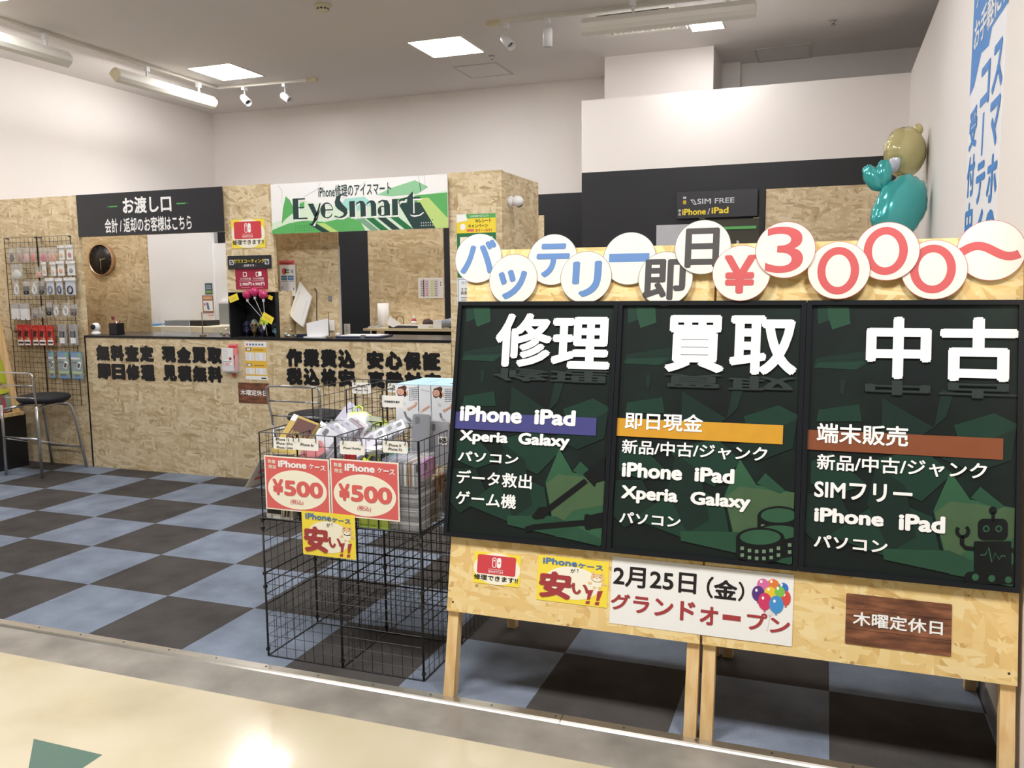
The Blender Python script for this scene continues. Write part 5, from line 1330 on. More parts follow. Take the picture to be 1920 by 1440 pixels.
def big_panel(s0, s1, label, head, heads, rows, bar, barcol, art):
    """framed poster panel 0.6 x 0.85 m on the stand; rows = [(text, top-left px, bottom-right px, boldness)]"""
    t0, t1 = .580, 1.443
    r = thing('poster_panel', label, 'sign panel', tuple(FB((s0+s1)/2, t0, .001)), 'black framed panels on the stands')
    FRM = mat('panel_frame', (26, 28, 32), .3, var=.03)
    g = G(); w = .015
    for (a, b, c, d) in ((s0, s1, t0, t0+w), (s0, s1, t1-w, t1), (s0, s0+w, t0+w, t1-w), (s1-w, s1, t0+w, t1-w)): g.box(FB, a, b, c, d, .0015, .02, FRM)
    g.build('frame', r)
    a = (s0+w, t0+w, s1-w, t1-w)
    g = G(); g.rect(FB, a[0], a[1], a[2], a[3], PART, .0015, .0085); g.build('poster', r)
    g = G(); n = .0106; e = .00025
    def M(x, y): return a[0]+(a[2]-a[0])*(x-78)/(1062-78), a[3]-(a[3]-a[1])*(y-62)/(1372-62)
    for i, (c, pts) in enumerate(ART):
        q = [M(max(79, min(1061, x)), max(63, min(1371, y))) for x, y in pts]; g.poly(FB, q, GT[c], n+e*.6*i)
    n += e*14
    g.build('artwork', r)
    g = G()
    b = brect(*bar); g.rect(FB, max(b[0], a[0]), b[1], b[2], b[3], barcol, n)
    g.build('highlight_bar', r)
    g = G(); art(g, n+e); g.build('silhouette', r)
    g = G(); n += 3*e
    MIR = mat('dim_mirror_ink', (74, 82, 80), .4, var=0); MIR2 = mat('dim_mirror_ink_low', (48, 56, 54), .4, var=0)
    hn = len(heads)
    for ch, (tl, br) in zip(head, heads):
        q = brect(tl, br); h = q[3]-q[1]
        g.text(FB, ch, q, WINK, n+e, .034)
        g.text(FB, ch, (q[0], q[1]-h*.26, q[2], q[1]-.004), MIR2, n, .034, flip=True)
    for tx, tl, br, bo in rows:
        q = brect(tl, br); h = q[3]-q[1]
        h2 = G(); h2.text(FB, tx, q, WINK, n+e, bo); h2.build('lettering', r)
    g.build('heading', r)
def sil1(g, n):
    m = mat('silhouette', (14, 18, 18), .4, var=0); P = lambda pts: [board_st(*p) for p in zp(pts, 830, 550, .34722)]
    g.poly(FB, P(((487, 1205), (525, 1155), (570, 1150), (770, 1000), (790, 1022), (582, 1182), (552, 1215), (505, 1220))), m, n)
    g.poly(FB, P(((765, 975), (882, 882), (880, 1010), (835, 1022), (826, 1046), (800, 1018), (786, 1004))), m, n)
    g.poly(FB, P(((450, 1260), (500, 1245), (770, 1222), (772, 1195), (790, 1190), (800, 1196), (876, 1180), (872, 1262), (808, 1270), (798, 1276), (778, 1274), (770, 1252), (505, 1276), (455, 1286))), m, n)
def sil2(g, n):
    m = mat('silhouette', (0, 0, 0)); P = lambda pts: [board_st(*p) for p in zp(pts, 1130, 560, .36122)]
    lv = [n]
    def coin(cx, cy, rx, ry, cut=None):
        lv[0] += .0005; n = lv[0]
        def E(rx, ry, dy=0, a0=0, a1=360, k=32): return [(min(996, cx+rx*math.cos(math.radians(a0+(a1-a0)*i/k))), cy+dy+.06*0+ry*math.sin(math.radians(a0+(a1-a0)*i/k))) for i in range(k+1)]
        g.poly(FB, P(E(rx, ry, 0, 180, 360)+E(rx, ry, 75, 0, 180)), m, n)
        g.poly(FB, P(E(rx*.84, ry*.72, -4)), GT[3], n+.0002)
        for row in (0, 1):
            for i in range(6):
                x = cx-rx*.75+rx*1.5*i/5
                y = cy+ry*math.sqrt(max(0, 1-((x-cx)/rx)**2))*.95+18+row*36
                if x < 980 and y < 1375: g.poly(FB, P(((x-9, y-8), (x+9, y-8), (x+9, y+10), (x-9, y+10))), mat('coin_notch', (112, 140, 112), .4, var=0), n+.0002)
    coin(915, 1128, 110, 52); coin(915, 1215, 125, 50); coin(820, 1240, 125, 54); 
def sil3(g, n):
    m = mat('silhouette', (0, 0, 0)); k = .40293; P = lambda pts: [board_st(*p) for p in zp(pts, 1480, 550, k)]
    def rr(x0, y0, x1, y1, r, mm, nn):
        pts = []
        for cx, cy, a in ((x1-r, y1-r, 0), (x0+r, y1-r, 90), (x0+r, y0+r, 180), (x1-r, y0+r, 270)):
            pts += [(cx+r*math.cos(math.radians(a+22.5*i)), cy+r*math.sin(math.radians(a+22.5*i))) for i in range(5)]
        g.poly(FB, P(pts), mm, nn)
    def ci(cx, cy, r, mm, nn): g.poly(FB, P([(cx+r*math.cos(i*.3142), cy+r*math.sin(i*.3142)) for i in range(20)]), mm, nn)
    ci(943, 1010, 19, m, n); rr(936, 1015, 952, 1060, 4, m, n)
    rr(873, 1048, 1012, 1147, 26, m, n)
    for x in (912, 970): ci(x, 1094, 16, GT[3], n+.0002); ci(x, 1094, 9, m, n+.0004)
    rr(855, 1152, 1028, 1290, 6, m, n)
    g.stroke(FB, P(((885, 1215), (908, 1215), (923, 1180), (938, 1250), (955, 1205), (972, 1235), (985, 1218), (1003, 1222))), .004, GT[3], n+.0002)
    g.stroke(FB, P(((858, 1188), (815, 1182), (800, 1165), (800, 1125))), .012, m, n)
    g.stroke(FB, P([(803+26*math.cos(math.radians(a)), 1105+26*math.sin(math.radians(a))) for a in range(-50, 235, 15)]), .010, m, n)
    g.stroke(FB, P(((1025, 1192), (1056, 1198))), .012, m, n); g.stroke(FB, P(((1058, 1250), (1040, 1265), (1036, 1285), (1052, 1300))), .010, m, n)
    rr(810, 1292, 1056, 1350, 28, m, n)
    for x in (862, 938, 1015): ci(x, 1318+(x-862)*.08, 16, GT[3], n+.0002)
k1 = lambda x, y: (830+x*.34722, 550+y*.34722)
k2 = lambda x, y: (1130+x*.36122, 560+y*.36122)
k3 = lambda x, y: (1480+x*.40293, 550+y*.40293)
big_panel(2.664, 3.2705, 'black framed panel on the left, repair one with a purple bar and screwdrivers', '修理', [(k1(302, 110), k1(590, 405)), (k1(602, 130), k1(905, 415))],
          [('iPhone', k1(105, 605), k1(433, 707), .045), ('iPad', k1(505, 625), k1(722, 720), .045), ('Xperia', k1(103, 738), k1(358, 827), .045), ('Galaxy', k1(418, 752), k1(690, 850), .045),
           ('パソコン', k1(93, 850), k1(415, 925), .03), ('データ救出', k1(87, 950), k1(487, 1058), .022), ('ゲーム機', k1(82, 1062), k1(402, 1165), .022)],
          (k1(80, 640), k1(832, 770)), mat('purple_bar', (74, 74, 132), .38, var=.08), sil1)
big_panel(3.2720, 3.8895, 'black framed panel in the middle, trade-in one with an orange bar and coins', '買取', [(k2(335, 88), k2(632, 390)), (k2(667, 90), k2(1008, 403))],
          [('即日現金', k2(123, 587), k2(522, 697), .022), ('新品/中古/ジャンク', k2(107, 730), k2(855, 848), .02), ('iPhone', k2(107, 847), k2(415, 945), .045), ('iPad', k2(482, 872), k2(685, 963), .045),
           ('Xperia', k2(103, 967), k2(392, 1078), .045), ('Galaxy', k2(460, 998), k2(768, 1110), .045), ('パソコン', k2(93, 1102), k2(407, 1188), .03)],
          (k2(80, 620), k2(935, 757)), mat('orange_bar', (214, 156, 50), .38, var=.08), sil2)
big_panel(3.8910, 4.504, 'black framed panel on the right, second-hand one with a brown bar and a robot', '中古', [(k3(360, 112), k3(655, 405)), (k3(700, 114), k3(1060, 418))],
          [('端末販売', k3(130, 603), k3(550, 716), .022), ('新品/中古/ジャンク', k3(130, 746), k3(915, 868), .02), ('SIMフリー', k3(118, 866), k3(570, 982), .028), ('iPhone', k3(117, 993), k3(437, 1086), .045), ('iPad', k3(508, 1022), k3(722, 1118), .045),
           ('パソコン', k3(115, 1118), k3(455, 1208), .03)],
          (k3(87, 635), k3(990, 775)), mat('brown_bar', (136, 78, 50), .38, var=.08), sil3)

# ------------------------------------------------------------------ round letter cards along the top
CARD = mat('letter_card', (240, 233, 220), .3, var=.01, coat=.3)
FILM = CLEAR
cards = [('バ', (898, 485), 1, 'b', (193, 605, 437, 855), 0), ('ッ', (964, 525), 2, 'b', (470, 828, 672, 1050), 0), ('テ', (1037, 487.5), 1, 'b', (755, 632, 990, 882), 0), ('リ', (1100, 521), 2, 'b', (1025, 765, 1230, 1033), 0), ('ー', (1181, 485.5), 1, 'b', (1293, 708, 1592, 765), 0),
         ('即', (1249, 524), 3, 'k', None, 0), ('日', (1319, 466), 4, 'k', None, 0), ('¥', (1391, 515), 5, 'r', None, 0), ('3', (1473, 472.5), 6, 'r', None, 0), ('0', (1572, 510), 5, 'r', None, 0), ('0', (1662.5, 474), 4, 'r', None, 0), ('0', (1750, 507.6), 3, 'r', None, 0), ('〜', (1857, 471), 2, 'r', None, 0)]
px_boxes = {5: ((1209, 488.5), (1285, 564)), 6: ((1288, 431.5), (1348.5, 504)), 7: ((1360, 482), (1417, 553)), 8: ((1438, 430.5), (1505, 515)), 9: ((1534, 467.5), (1609, 555)), 10: ((1620, 430), (1700, 518)), 11: ((1706, 462), (1790, 552)), 12: ((1802, 455), (1910, 491))}
names = ['blue first letter at the far left', 'small blue second letter, low', 'blue third letter', 'blue fourth letter, low', 'single blue bar', 'black character with two halves, low', 'black box-like character, high, in the middle', 'red yen mark, low',
         'red figure three, high', 'red zero just right of the three, low', 'red zero in the middle of three zeros, high', 'red zero next to the wave, low', 'red wave mark at the far right']
INKS = {'b': mat('card_blue', (88, 132, 190), .35, var=.03, coat=.3), 'k': mat('card_black', (52, 46, 42), .35, var=.05, coat=.3), 'r': mat('card_red', (208, 76, 76), .35, var=.04, coat=.3)}
RIMS = {'b': mat('rim_grey', (110, 108, 108), .5, var=0), 'k': mat('rim_grey', (0, 0, 0)), 'r': mat('rim_red', (190, 96, 96), .5, var=0)}
for i, (ch, c, lay, ik, box, _) in enumerate(cards):
    s, t = board_st(*c)
    n0 = .0008+.0046*lay
    low = c[1] > 500
    r = thing('letter_card', 'round card with ' + names[i], 'letter card', tuple(FB(s, t-.093, n0)), 'round letter cards along the top')
    g = G(); g.ell(FB, s, t, .0935, .0935, CARD, n0, .0022, k=56); g.ring(FB, s, t, .0935, .0935, .0016, RIMS[ik], n0+.0023, 56); g.build('disc', r)
    g = G()
    if box: q = brect((820+box[0]*.25, 300+box[1]*.25), (820+box[2]*.25, 300+box[3]*.25))
    else: q = brect(*px_boxes[i])
    nn = n0+.0024
    if ch == 'ー': g.rect(FB, *q, INKS[ik], nn)
    elif ch == '0':
        g.ring(FB, (q[0]+q[2])/2, (q[1]+q[3])/2, (q[2]-q[0])/2, (q[3]-q[1])/2, .0245, INKS[ik], nn, 48)
    elif ch == '〜':
        pts = []
        for k in range(25):
            x = k/24; pts.append((q[0]+(q[2]-q[0])*x, (q[1]+q[3])/2+(q[3]-q[1])*.30*math.sin(2*math.pi*(x*.86+.02))+ (q[3]-q[1])*.06*(2*x-1)))
        g.stroke(FB, pts, .026, INKS[ik], nn)
    else: g.text(FB, ch, q, INKS[ik], nn, .035 if ch in 'バッテリ' else (.007 if ch == '3' else .03))
    g.build('character', r)
    g = G(); g.ell(FB, s, t, .0925, .0925, mat('laminate', (240, 242, 246), .07, alpha=.06, var=0), nn+.0016, k=40); g.build('laminate', r)

# ------------------------------------------------------------------ stickers and sheets under the panels
def yasui(g, F, r, n):
    e = .0003
    W_, H_ = r[2]-r[0], r[3]-r[1]
    pts = [(r[0]+W_*(.5+.4*math.cos(a)), r[1]+H_*(.45+.36*math.sin(a))) for a in [i*math.pi/20 for i in range(40)]]; g.poly(F, pts, CREAMP, n)
    for i, (ch, x0, x1, y0, y1) in enumerate((('iPhone', .07, .56, .82, .96), ('ケース', .57, .92, .80, .91))): g.text(F, ch, sub(r, x0, y0, x1, y1), BLUEI, n+e, .03)
    g.text(F, 'が', sub(r, .47, .68, .54, .77), INK, n+e, .01); g.text(F, '!', sub(r, .565, .7, .58, .78), INK, n+e, 0)
    g.text(F, '安', sub(r, .03, .07, .5, .67), DKRED, n+2*e, .05)
    g.text(F, 'い', sub(r, .5, .22, .74, .46), DKRED, n+2*e, .035)
    for x in (.73, .86): g.poly(F, sp_(r, ((x, .66), (x+.075, .64), (x+.03, .86), (x-.01, .87))), DKRED, n+2*e); g.poly(F, sp_(r, ((x-.02, .9), (x+.035, .89), (x+.025, .96), (x-.03, .96))), DKRED, n+2*e)
    # a small tan dog
    tan = mat('tan_drawing', (240, 200, 150), .5, var=0); dk = mat('brown_drawing', (170, 110, 80), .5, var=0)
    C = lambda x, y: (r[0]+W_*x, r[1]+H_*y)
    g.poly(F, [C(.78, .42), C(.9, .42), C(.92, .56), C(.76, .56)], CREAMP, n+e)
    g.ell(F, *C(.85, .62), W_*.095, H_*.095, tan, n+e, k=24)
    for s in (-1, 1): g.poly(F, [C(.85+s*.03, .69), C(.85+s*.085, .67), C(.85+s*.07, .76)], tan, n+e)
    g.ell(F, *C(.845, .59), W_*.055, H_*.045, CREAMP, n+2*e, k=18); g.ell(F, *C(.845, .61), W_*.012, H_*.01, dk, n+3*e, k=10)
    for s in (-1, 1): g.ell(F, *C(.845+s*.04, .64), W_*.012, H_*.008, dk, n+3*e, k=10)
    for s in (-1, 1): g.ell(F, *C(.85+s*.1, .5), W_*.03, H_*.03, tan, n+2*e, k=14)
    for s in (-1, 1): g.ell(F, *C(.85+s*.035, .41), W_*.02, H_*.03, tan, n+2*e, k=12)
sheet('repair_sticker', 'yellow sticker with a red console at the bottom left of the left sign stand', 'sticker', FB, brect((890, 1033), (974, 1102)), YELP, console_poster, .0008, .0004, None, .004)
sheet('sale_sticker', 'square yellow sale sticker with a dog on the left sign stand beside the white sheets', 'sticker', FB, brect((1010, 1040), (1138, 1140)), YELP, yasui, .0008, .0004)
q = brect((1148.5, 1043), (1484.5, 1212)); sm = board_st(1311, 1130)[0]
def open1(g, F, r, n):
    g.text(F, '2月25日', brect((1151, 1059), (1305, 1115)), INK, n, .022)
    for ch, tl, br in (('グ', (1146, 1111), (1181, 1146)), ('ラ', (1188, 1117), (1217, 1152)), ('ン', (1228, 1121), (1262, 1158)), ('ド', (1276, 1126), (1303, 1166))): g.text(F, ch, brect(tl, br), DKRED, n, .032)
def open2(g, F, r, n):
    e = .0003
    g.text(F, '（', brect((1326, 1080), (1337, 1122)), INK, n, .02); g.text(F, '金', brect((1339, 1085), (1382, 1126)), INK, n, .03); g.text(F, '）', brect((1385, 1090), (1395, 1128)), INK, n, .02)
    for ch, tl, br in (('オ', (1313, 1135), (1346, 1174)),): g.text(F, ch, brect(tl, br), DKRED, n, .032)
    b = brect((1355, 1155), (1389, 1162)); tm = (b[1]+b[3])/2; g.rect(F, b[0], tm-.0085, b[2], tm+.0085, DKRED, n)
    for ch, tl, br in (('プ', (1401, 1146), (1438, 1184)), ('ン', (1444, 1157), (1481, 1190))): g.text(F, ch, brect(tl, br), DKRED, n, .032)
    K = lambda x, y: board_st(1360+x*.29167, 1020+y*.29167)
    for (x, y, rx, ry, c) in ((308, 262, 36, 33, (232, 128, 62)), (243, 262, 36, 36, (222, 112, 168)), (373, 284, 30, 31, (58, 120, 200)), (212, 318, 38, 45, (92, 56, 130)), (390, 348, 28, 42, (220, 80, 70)), (290, 312, 36, 34, (240, 204, 60)), (350, 306, 30, 32, (130, 196, 84)), (254, 368, 40, 50, (212, 60, 104)), (328, 388, 42, 50, (70, 150, 214))):
        m = mat('balloon_print_%d' % x, c, .5, var=0); n += .0001
        s, t = K(x, y); g.stroke(F, [(s, t-.02), K(285, 470), K(268, 560)], .0006, LGREY, n)
        g.ell(F, s, t, rx*.00052, ry*.00055, m, n+e, k=24); g.ell(F, s-.006, t+.01, .004, .005, WINK, n+e+.00005, k=10)
        g.poly(F, [(s-.004, t-ry*.00055-.005), (s+.004, t-ry*.00055-.005), (s, t-ry*.00055+.002)], m, n+e)
sheet('opening_notice', 'white sheet with the opening date, left half of the two joined sheets on the stands', 'notice', FB, (q[0], q[1], sm, q[3]), PAPER, open1, .0006, .0004, 'opening sheets')
sheet('opening_notice', 'white sheet with coloured balloons, right half of the two joined sheets on the stands', 'notice', FB, (sm-.004, q[1], q[2], q[3]), PAPER, open2, .0006, .0014, 'opening sheets')
sheet('closed_day_sign', 'large brown wood-look sign at the lower right of the right sign stand', 'sign', FB, brect((1587, 1112), (1783, 1231)), BROWNW, closed, .0015, .0004, None, .004)
# ------------------------------------------------------------------ wire basket rack
X0, X1, X2 = 1.878, 2.223, 2.573
Y0, Y1, Y2b = .088, .443, .798
rack = thing('wire_basket_rack', 'black wire grid basket rack full of phone cases beside the sign stands', 'basket rack', ((X0+X2)/2, .44, 0))
def gpanel(F, u0, u1, v0, v1, nu=8, nv=8, nm='grid_panel'):
    g = G(); grid_panel(g, F, u0, u1, v0, v1, nu, nv, .0030, .0013); g.build(nm, rack)
def front(xa, xb, y, za, zb, **k): gpanel(FY(y), xa+.003, xb-.003, za, zb, **k)
def side(x, ya, yb, za, zb, **k): gpanel(FXL(x), ya+.003, yb-.003, za, zb, **k)
for za, zb in ((.003, .346), (.214, .560)):
    for xa, xb in ((X0, X1), (X1, X2)):
        if za < .1: front(xa, xb, Y0, za, zb)
        front(xa, xb, Y1, za, zb); front(xa, xb, Y2b, za, zb)
    for x in (X0, X1, X2):
        side(x, Y0, Y1, za, zb); side(x, Y1, Y2b, za, zb)
for xa, xb in ((X0, X1), (X1, X2)): gpanel(FZ(.566), xa+.003, xb-.003, Y0+.003, Y1-.003); gpanel(FZ(.566), xa+.003, xb-.003, Y1+.003, Y2b-.003)
ZB0, ZB1 = .572, .915
for xa, xb in ((X0, X1), (X1, X2)): front(xa, xb, Y0, ZB0, ZB1); front(xa, xb, Y1, ZB0, ZB1)
for x in (X0, 2.052, X1, 2.397, X2): side(x, Y0, Y1, ZB0, ZB1)
for x in (1.893, 2.06, 2.232): side(x, Y1, Y2b, .705, 1.047)
side(X2, Y1, Y2b, ZB0, ZB1)
front(1.893, 2.232, Y2b, .705, 1.047); front(2.235, X2, Y2b, .705, 1.047)
gpanel(FZ(.708), 1.896, 2.229, Y1+.006, Y2b-.006, nm='grid_shelf'); gpanel(FZ(.895), 2.236, X2-.004, Y1+.006, Y2b-.006, nm='grid_shelf')
for x, y in ((X0, Y0), (X1, Y0), (X2, Y0), (X0, Y1), (X1, Y1), (X2, Y1)):
    for z in (.03, .29, .345, .53, .565):
        g = G(); g.box(WORLD, x-.006, x+.006, y-.006, y+.006, z-.006, z+.006, BLACK); g.build('connector', rack)
    g = G(); g.tube([(x, y, .003), (x, y, .56)], .0036, BLKWIRE, 6); g.build('corner_rod', rack)

# hang tags
def hang_tag(tl, br, Y, lines, label, side_clip=False, tilt=0.0):
    a = yrect(tl, br, Y); F = FY(Y)
    r = thing('hang_tag', label, 'hang tag', ((a[0]+a[2])/2, Y, a[1]), 'white hang tags on the baskets')
    g = G(); g.rrect(F, *a, .007, mat('tag_card', (250, 247, 240), .4, var=0), 0, .0012); g.build('card', r)
    h = G(); k = len(lines)
    for i, s in enumerate(lines):
        m = .5/k if k > 1 else .34
        q = sub(a, .14, .5-.17*k+.34*(k-1-i)+.05 if k > 1 else .36, .86, .5-.17*k+.34*(k-i)-.06 if k > 1 else .6)
        h.fit(F, s, q, INK, .0016, .012, align='l' if k > 2 else 'c')
    h.build('lettering', r)
    for t in ((.12, .88) if not side_clip else (.2, .8)):
        c = (a[0]+(a[2]-a[0])*t, a[3]-.006) if not side_clip else (a[0]+.005, a[1]+(a[3]-a[1])*t)
        g = G(); d = (0, .013) if not side_clip else (-.013, 0)
        g.tube([F(c[0]+d[0]*.5+.010*math.cos(q)*.6, c[1]+d[1]*.5+.0115*math.sin(q), .001+.006*math.cos(q)) for q in [i*math.pi/6 for i in range(12)]], .0016, BLACK, 6, closed=True); g.build('ring', r)
hang_tag((512.5, 819), (555.5, 844), Y0-.006, ['iPhone 12', 'iPhone 12Pro', 'iPhone 12mini'], 'white hang tag with three printed lines at the left front of the baskets')
hang_tag((554.5, 821), (597.5, 846), Y0-.009, ['iPhone 6s'], 'white hang tag with one short line, second from the left on the front rail')
hang_tag((637, 826), (684, 854), Y0-.006, ['iPhone11ProMax'], 'white hang tag with one long line in the middle of the front rail')
hang_tag((717.5, 826), (765, 851), Y0-.006, ['iPhone X', 'iPhone Xs'], 'white hang tag with two short lines at the right of the front rail')
hang_tag((660, 716.5), (696, 739), Y2b-.008, ['iPhone', 'iPhone 11Pro'], 'white hang tag on the rear rail of the baskets, in front of the black lettering')
hang_tag((727, 718), (758, 736), Y2b-.008, ['iPhone', 'iPhone Xr'], 'white hang tag on the rear rail partly hidden by the product boxes')
hang_tag((715, 741), (756, 764.5), Y1-.012, ['非接触型体温計'], 'white hang tag clipped sideways with a thermometer drawing near the boxes', True)

# price signs on the front
def price(g, F, r, n):
    e = .0003
    g.rect(F, *sub(r, .02, .025, .98, .975), CORAL, n)
    cx, cy = (r[0]+r[2])/2, r[1]+(r[3]-r[1])*.40
    g.ell(F, cx, cy, (r[2]-r[0])*.455, (r[3]-r[1])*.36, CREAMP, n+e, k=48)
    g.text(F, 'iPhone', sub(r, .22, .80, .66, .93), WINK, n+e, .045)
    for i, ch in enumerate('ケース'): g.text(F, ch, sub(r, .70+.085*i, (.81, .835, .79)[i], .775+.085*i, (.9, .86, .88)[i]), WINK, n+e, .03)
    g.text(F, '数量', sub(r, .06, .86, .18, .93), CREAMP, n+e, .015); g.text(F, '限定', sub(r, .07, .76, .19, .83), CREAMP, n+e, .015)
    g.text(F, '¥', sub(r, .12, .28, .29, .58), CORAL, n+2*e, .05); g.text(F, '500', sub(r, .30, .28, .90, .57), CORAL, n+2*e, .042)
    g.text(F, '(税込)', sub(r, .39, .12, .59, .22), CORAL, n+2*e, .012)
sheet('price_sign', 'red price sign on the front of the baskets, the left one', 'price sign', FY(Y0-.0045), (1.903, .612, 2.196, .826), mat('cream_card', (252, 240, 226), .45, var=0), price, .0012, 0, 'red price signs')
sheet('price_sign', 'red price sign on the front of the baskets, the right one beside the lime box', 'price sign', FY(Y0-.0045), (2.2, .610, 2.492, .832), mat('cream_card', (0, 0, 0)), price, .0012, 0, 'red price signs')
sheet('sale_sticker', 'square yellow sale sign with a dog hanging on the wire baskets', 'sticker', FY(Y0-.0085), yrect((565.5, 957), (668, 1050), Y0-.0085), YELP, yasui, .001, 0, None, .004)
TLf, TRf = Vector((X0-.008, .30, .80)), Vector((X0-.008, .10, .80)); BRf = at_y(457.5, 917, .10)
def flyer(g, F, r, n):
    for y0 in (.2, .45, .7): g.poly(F, [(.2, y0), (.8, y0+.03), (.8, y0+.13), (.2, y0+.1)], CORAL, .0003)
slab([TLf, TRf, BRf, BRf+TLf-TRf], .001, mat('flyer_grey', (214, 208, 206), .5), 'flyer', 'white flyer with red print hanging out at the left side of the baskets', 'flyer', None, flyer)

# phone case packs
def case_pack(M, w, h, th, col, label, group=None, film=True, tab=None, sticker=None, name='phone_case'):
    r = thing(name, label, 'phone case', M.translation, group)
    F = FM(M)
    g = G(); g.rrect(F, -w/2+.006, -h/2+.006, w/2-.006, h/2-.012, .011, col, -th*.35, th*.7, 4)
    g.build('case', r)
    g = G(); g.rrect(F, -w/2+.018, h/2-.05, -w/2+.038, h/2-.022, .006, mat('lens_cutout', (40, 42, 46), .3), th*.36, .0004, 3); g.build('camera_cutout', r)
    if film:
        g = G(); g.box(F, -w/2, w/2, -h/2, h/2, -th/2, th/2, mat('pack_film', (226, 228, 234), .12, alpha=.2, var=.04)); g.build('sleeve', r)
    if tab:
        g = G(); g.box(F, -w*.38, w*.38, h/2-.012, h/2+.004, -th*.4, th*.4, tab); g.tube([F(-.02, h/2+.004), F(-.018, h/2+.026), F(0, h/2+.034), F(.018, h/2+.026), F(.02, h/2+.004)], .0032, tab, 6); g.build('hanger', r)
    if sticker:
        g = G(); g.rect(F, w*.02, -h*.04, w*.40, h*.13, PAPER, th/2+.0003); g.text(F, sticker, (w*.06, -.0, w*.36, h*.10), INK, th/2+.0006, .03); g.build('price_label', r)
    return r
def at(x, y, z, ry=0.0, rx=0.0, rz=0.0):
    """card standing upright facing the corridor, then rolled (ry), leaned (rx), turned (rz)"""
    return Matrix.Translation((x, y, z)) @ Matrix.Rotation(rz, 4, 'Z') @ Matrix.Rotation(rx, 4, 'X') @ Matrix.Rotation(ry, 4, 'Y') @ Matrix.Rotation(math.pi/2, 4, 'X')
def flatm(x, y, z, rz=0.0, t=0.0): return Matrix.Translation((x, y, z)) @ Matrix.Rotation(rz, 4, 'Z') @ Matrix.Rotation(t, 4, 'Y')
CC = {k: mat('case_'+k, c, .3, var=.05) for k, c in {'black': (34, 34, 40), 'navy': (48, 52, 82), 'grey': (158, 160, 166), 'silver': (206, 208, 214), 'white': (240, 240, 240), 'red': (196, 56, 60), 'wine': (130, 70, 84),
      'teal': (84, 150, 140), 'purple': (196, 130, 190), 'amber': (184, 134, 82), 'blue': (92, 122, 176), 'smoke': (112, 114, 120), 'lilac': (178, 172, 192), 'pink': (226, 170, 180)}.items()}
rr = random.Random(11)
for ci, (xc, cols) in enumerate(((1.965, ('black', 'navy', 'black', 'grey')), (2.137, ('wine', 'silver', 'red', 'lilac')), (2.31, ('silver', 'wine', 'grey', 'lilac')))):
    for k in range(8):
        z = .579+.022*k
        case_pack(flatm(xc+rr.uniform(-.01, .01), .265+rr.uniform(-.03, .03), z+.0, math.pi*(k % 2)+rr.uniform(-.08, .08)), .13, .26, .019, CC[cols[k % 4]], 'phone case pack lying flat deep in the pile of the baskets', 'flat case packs deep in the baskets')
ZP = .767
for k, (dx, dy, rz, c) in enumerate(((0, .0, .25, 'black'), (.02, .03, -.3, 'navy'), (-.01, -.02, .1, 'black'))):
    case_pack(flatm(1.965+dx, .22+dy, ZP+.011+.021*k, rz, .0), .10, .19, .018, CC[c], ('black phone case pack on the left pile, lowest of three dark ones', 'navy phone case pack on the left pile between two black ones', 'black phone case pack on top of the left pile under the brown box')[k], 'dark packs on the left pile', tab=None)
# brown and gold boxed case leaning on the pile
GOLD = mat('gold_box', (206, 178, 104), .3, metal=.2, var=.06)
def ricerca(g, F, r, n):
    g.poly(F, [(.22, .30), (.98, .30), (.98, .95), (.22, .95)], mat('cocoa_print', (104, 72, 66), .35, var=.05), .0006)
    g.text(F, 'RICERCA', (.28, .50, .9, .64), GOLD, .0012, .012); g.poly(F, [(.3, .42), (.85, .42), (.85, .45), (.3, .45)], GOLD, .0012)
    g.poly(F, [(.0, .84), (.19, .84), (.19, 1), (0, 1)], PAPER, .0012)
slab([at_y(551.5, 776, .20), at_y(598, 794, .20), at_y(566, 858, .125), at_y(507, 846, .125)], .022, GOLD, 'phone_case_box', 'gold and brown boxed phone case tilted on top of the left basket', 'box', None, ricerca)
slab([at_y(602, 789, .33), at_y(629, 806, .33), at_y(620, 830, .28), at_y(592, 815, .28)], .012, CC['white'], 'phone_case_box', 'white boxed case just behind the gold and brown box', 'box')
case_pack(at(2.085, .15, .835, .9, -.5), .07, .12, .014, CC['red'], 'small red case pack at the middle of the left front basket')
for k in range(7):
    case_pack(at(2.098+.013*k, .18+.017*k, .862+.004*k, .62, -.45, .25), .085, .17, .011, CC[('silver', 'lilac', 'white', 'lilac', 'silver', 'wine', 'white')[k]], 'clear case pack, %s from the left of the slanting row in the baskets' % ('first', 'second', 'third', 'fourth', 'fifth', 'sixth', 'seventh')[k], 'slanting clear packs')
case_pack(at(2.13, .385, .885, -.1, -.6), .10, .16, .012, CC['grey'], 'grey case pack with neon hanger behind the slanting clear packs', tab=NEON)
NE = mat('neon_yellow', (222, 240, 70), .4, var=.04)
for (px, py, Y, a, lb) in ((626, 806, .42, .2, 'neon yellow plastic hanger left of the slanting clear packs'), (690, 786, .50, -.1, 'neon yellow hook hanger standing highest in the baskets'), (718, 800, .48, .3, 'neon yellow hanger in front of the product boxes'), (700, 862, .16, .4, 'neon yellow hook hanger low behind the right price sign')):
    c = at_y(px, py, Y); F = FM(at(c.x, c.y, c.z, a, -.3))
    g = G(); g.tube([F(-.022, -.012), F(-.018, .01), F(0, .02), F(.018, .01), F(.022, -.012)], .0035, NE, 6); g.box(F, -.04, .04, -.045, -.010, -.004, .004, NE); tag(g.build('plastic_hanger'), lb, 'hanger', 'neon hangers in the baskets')
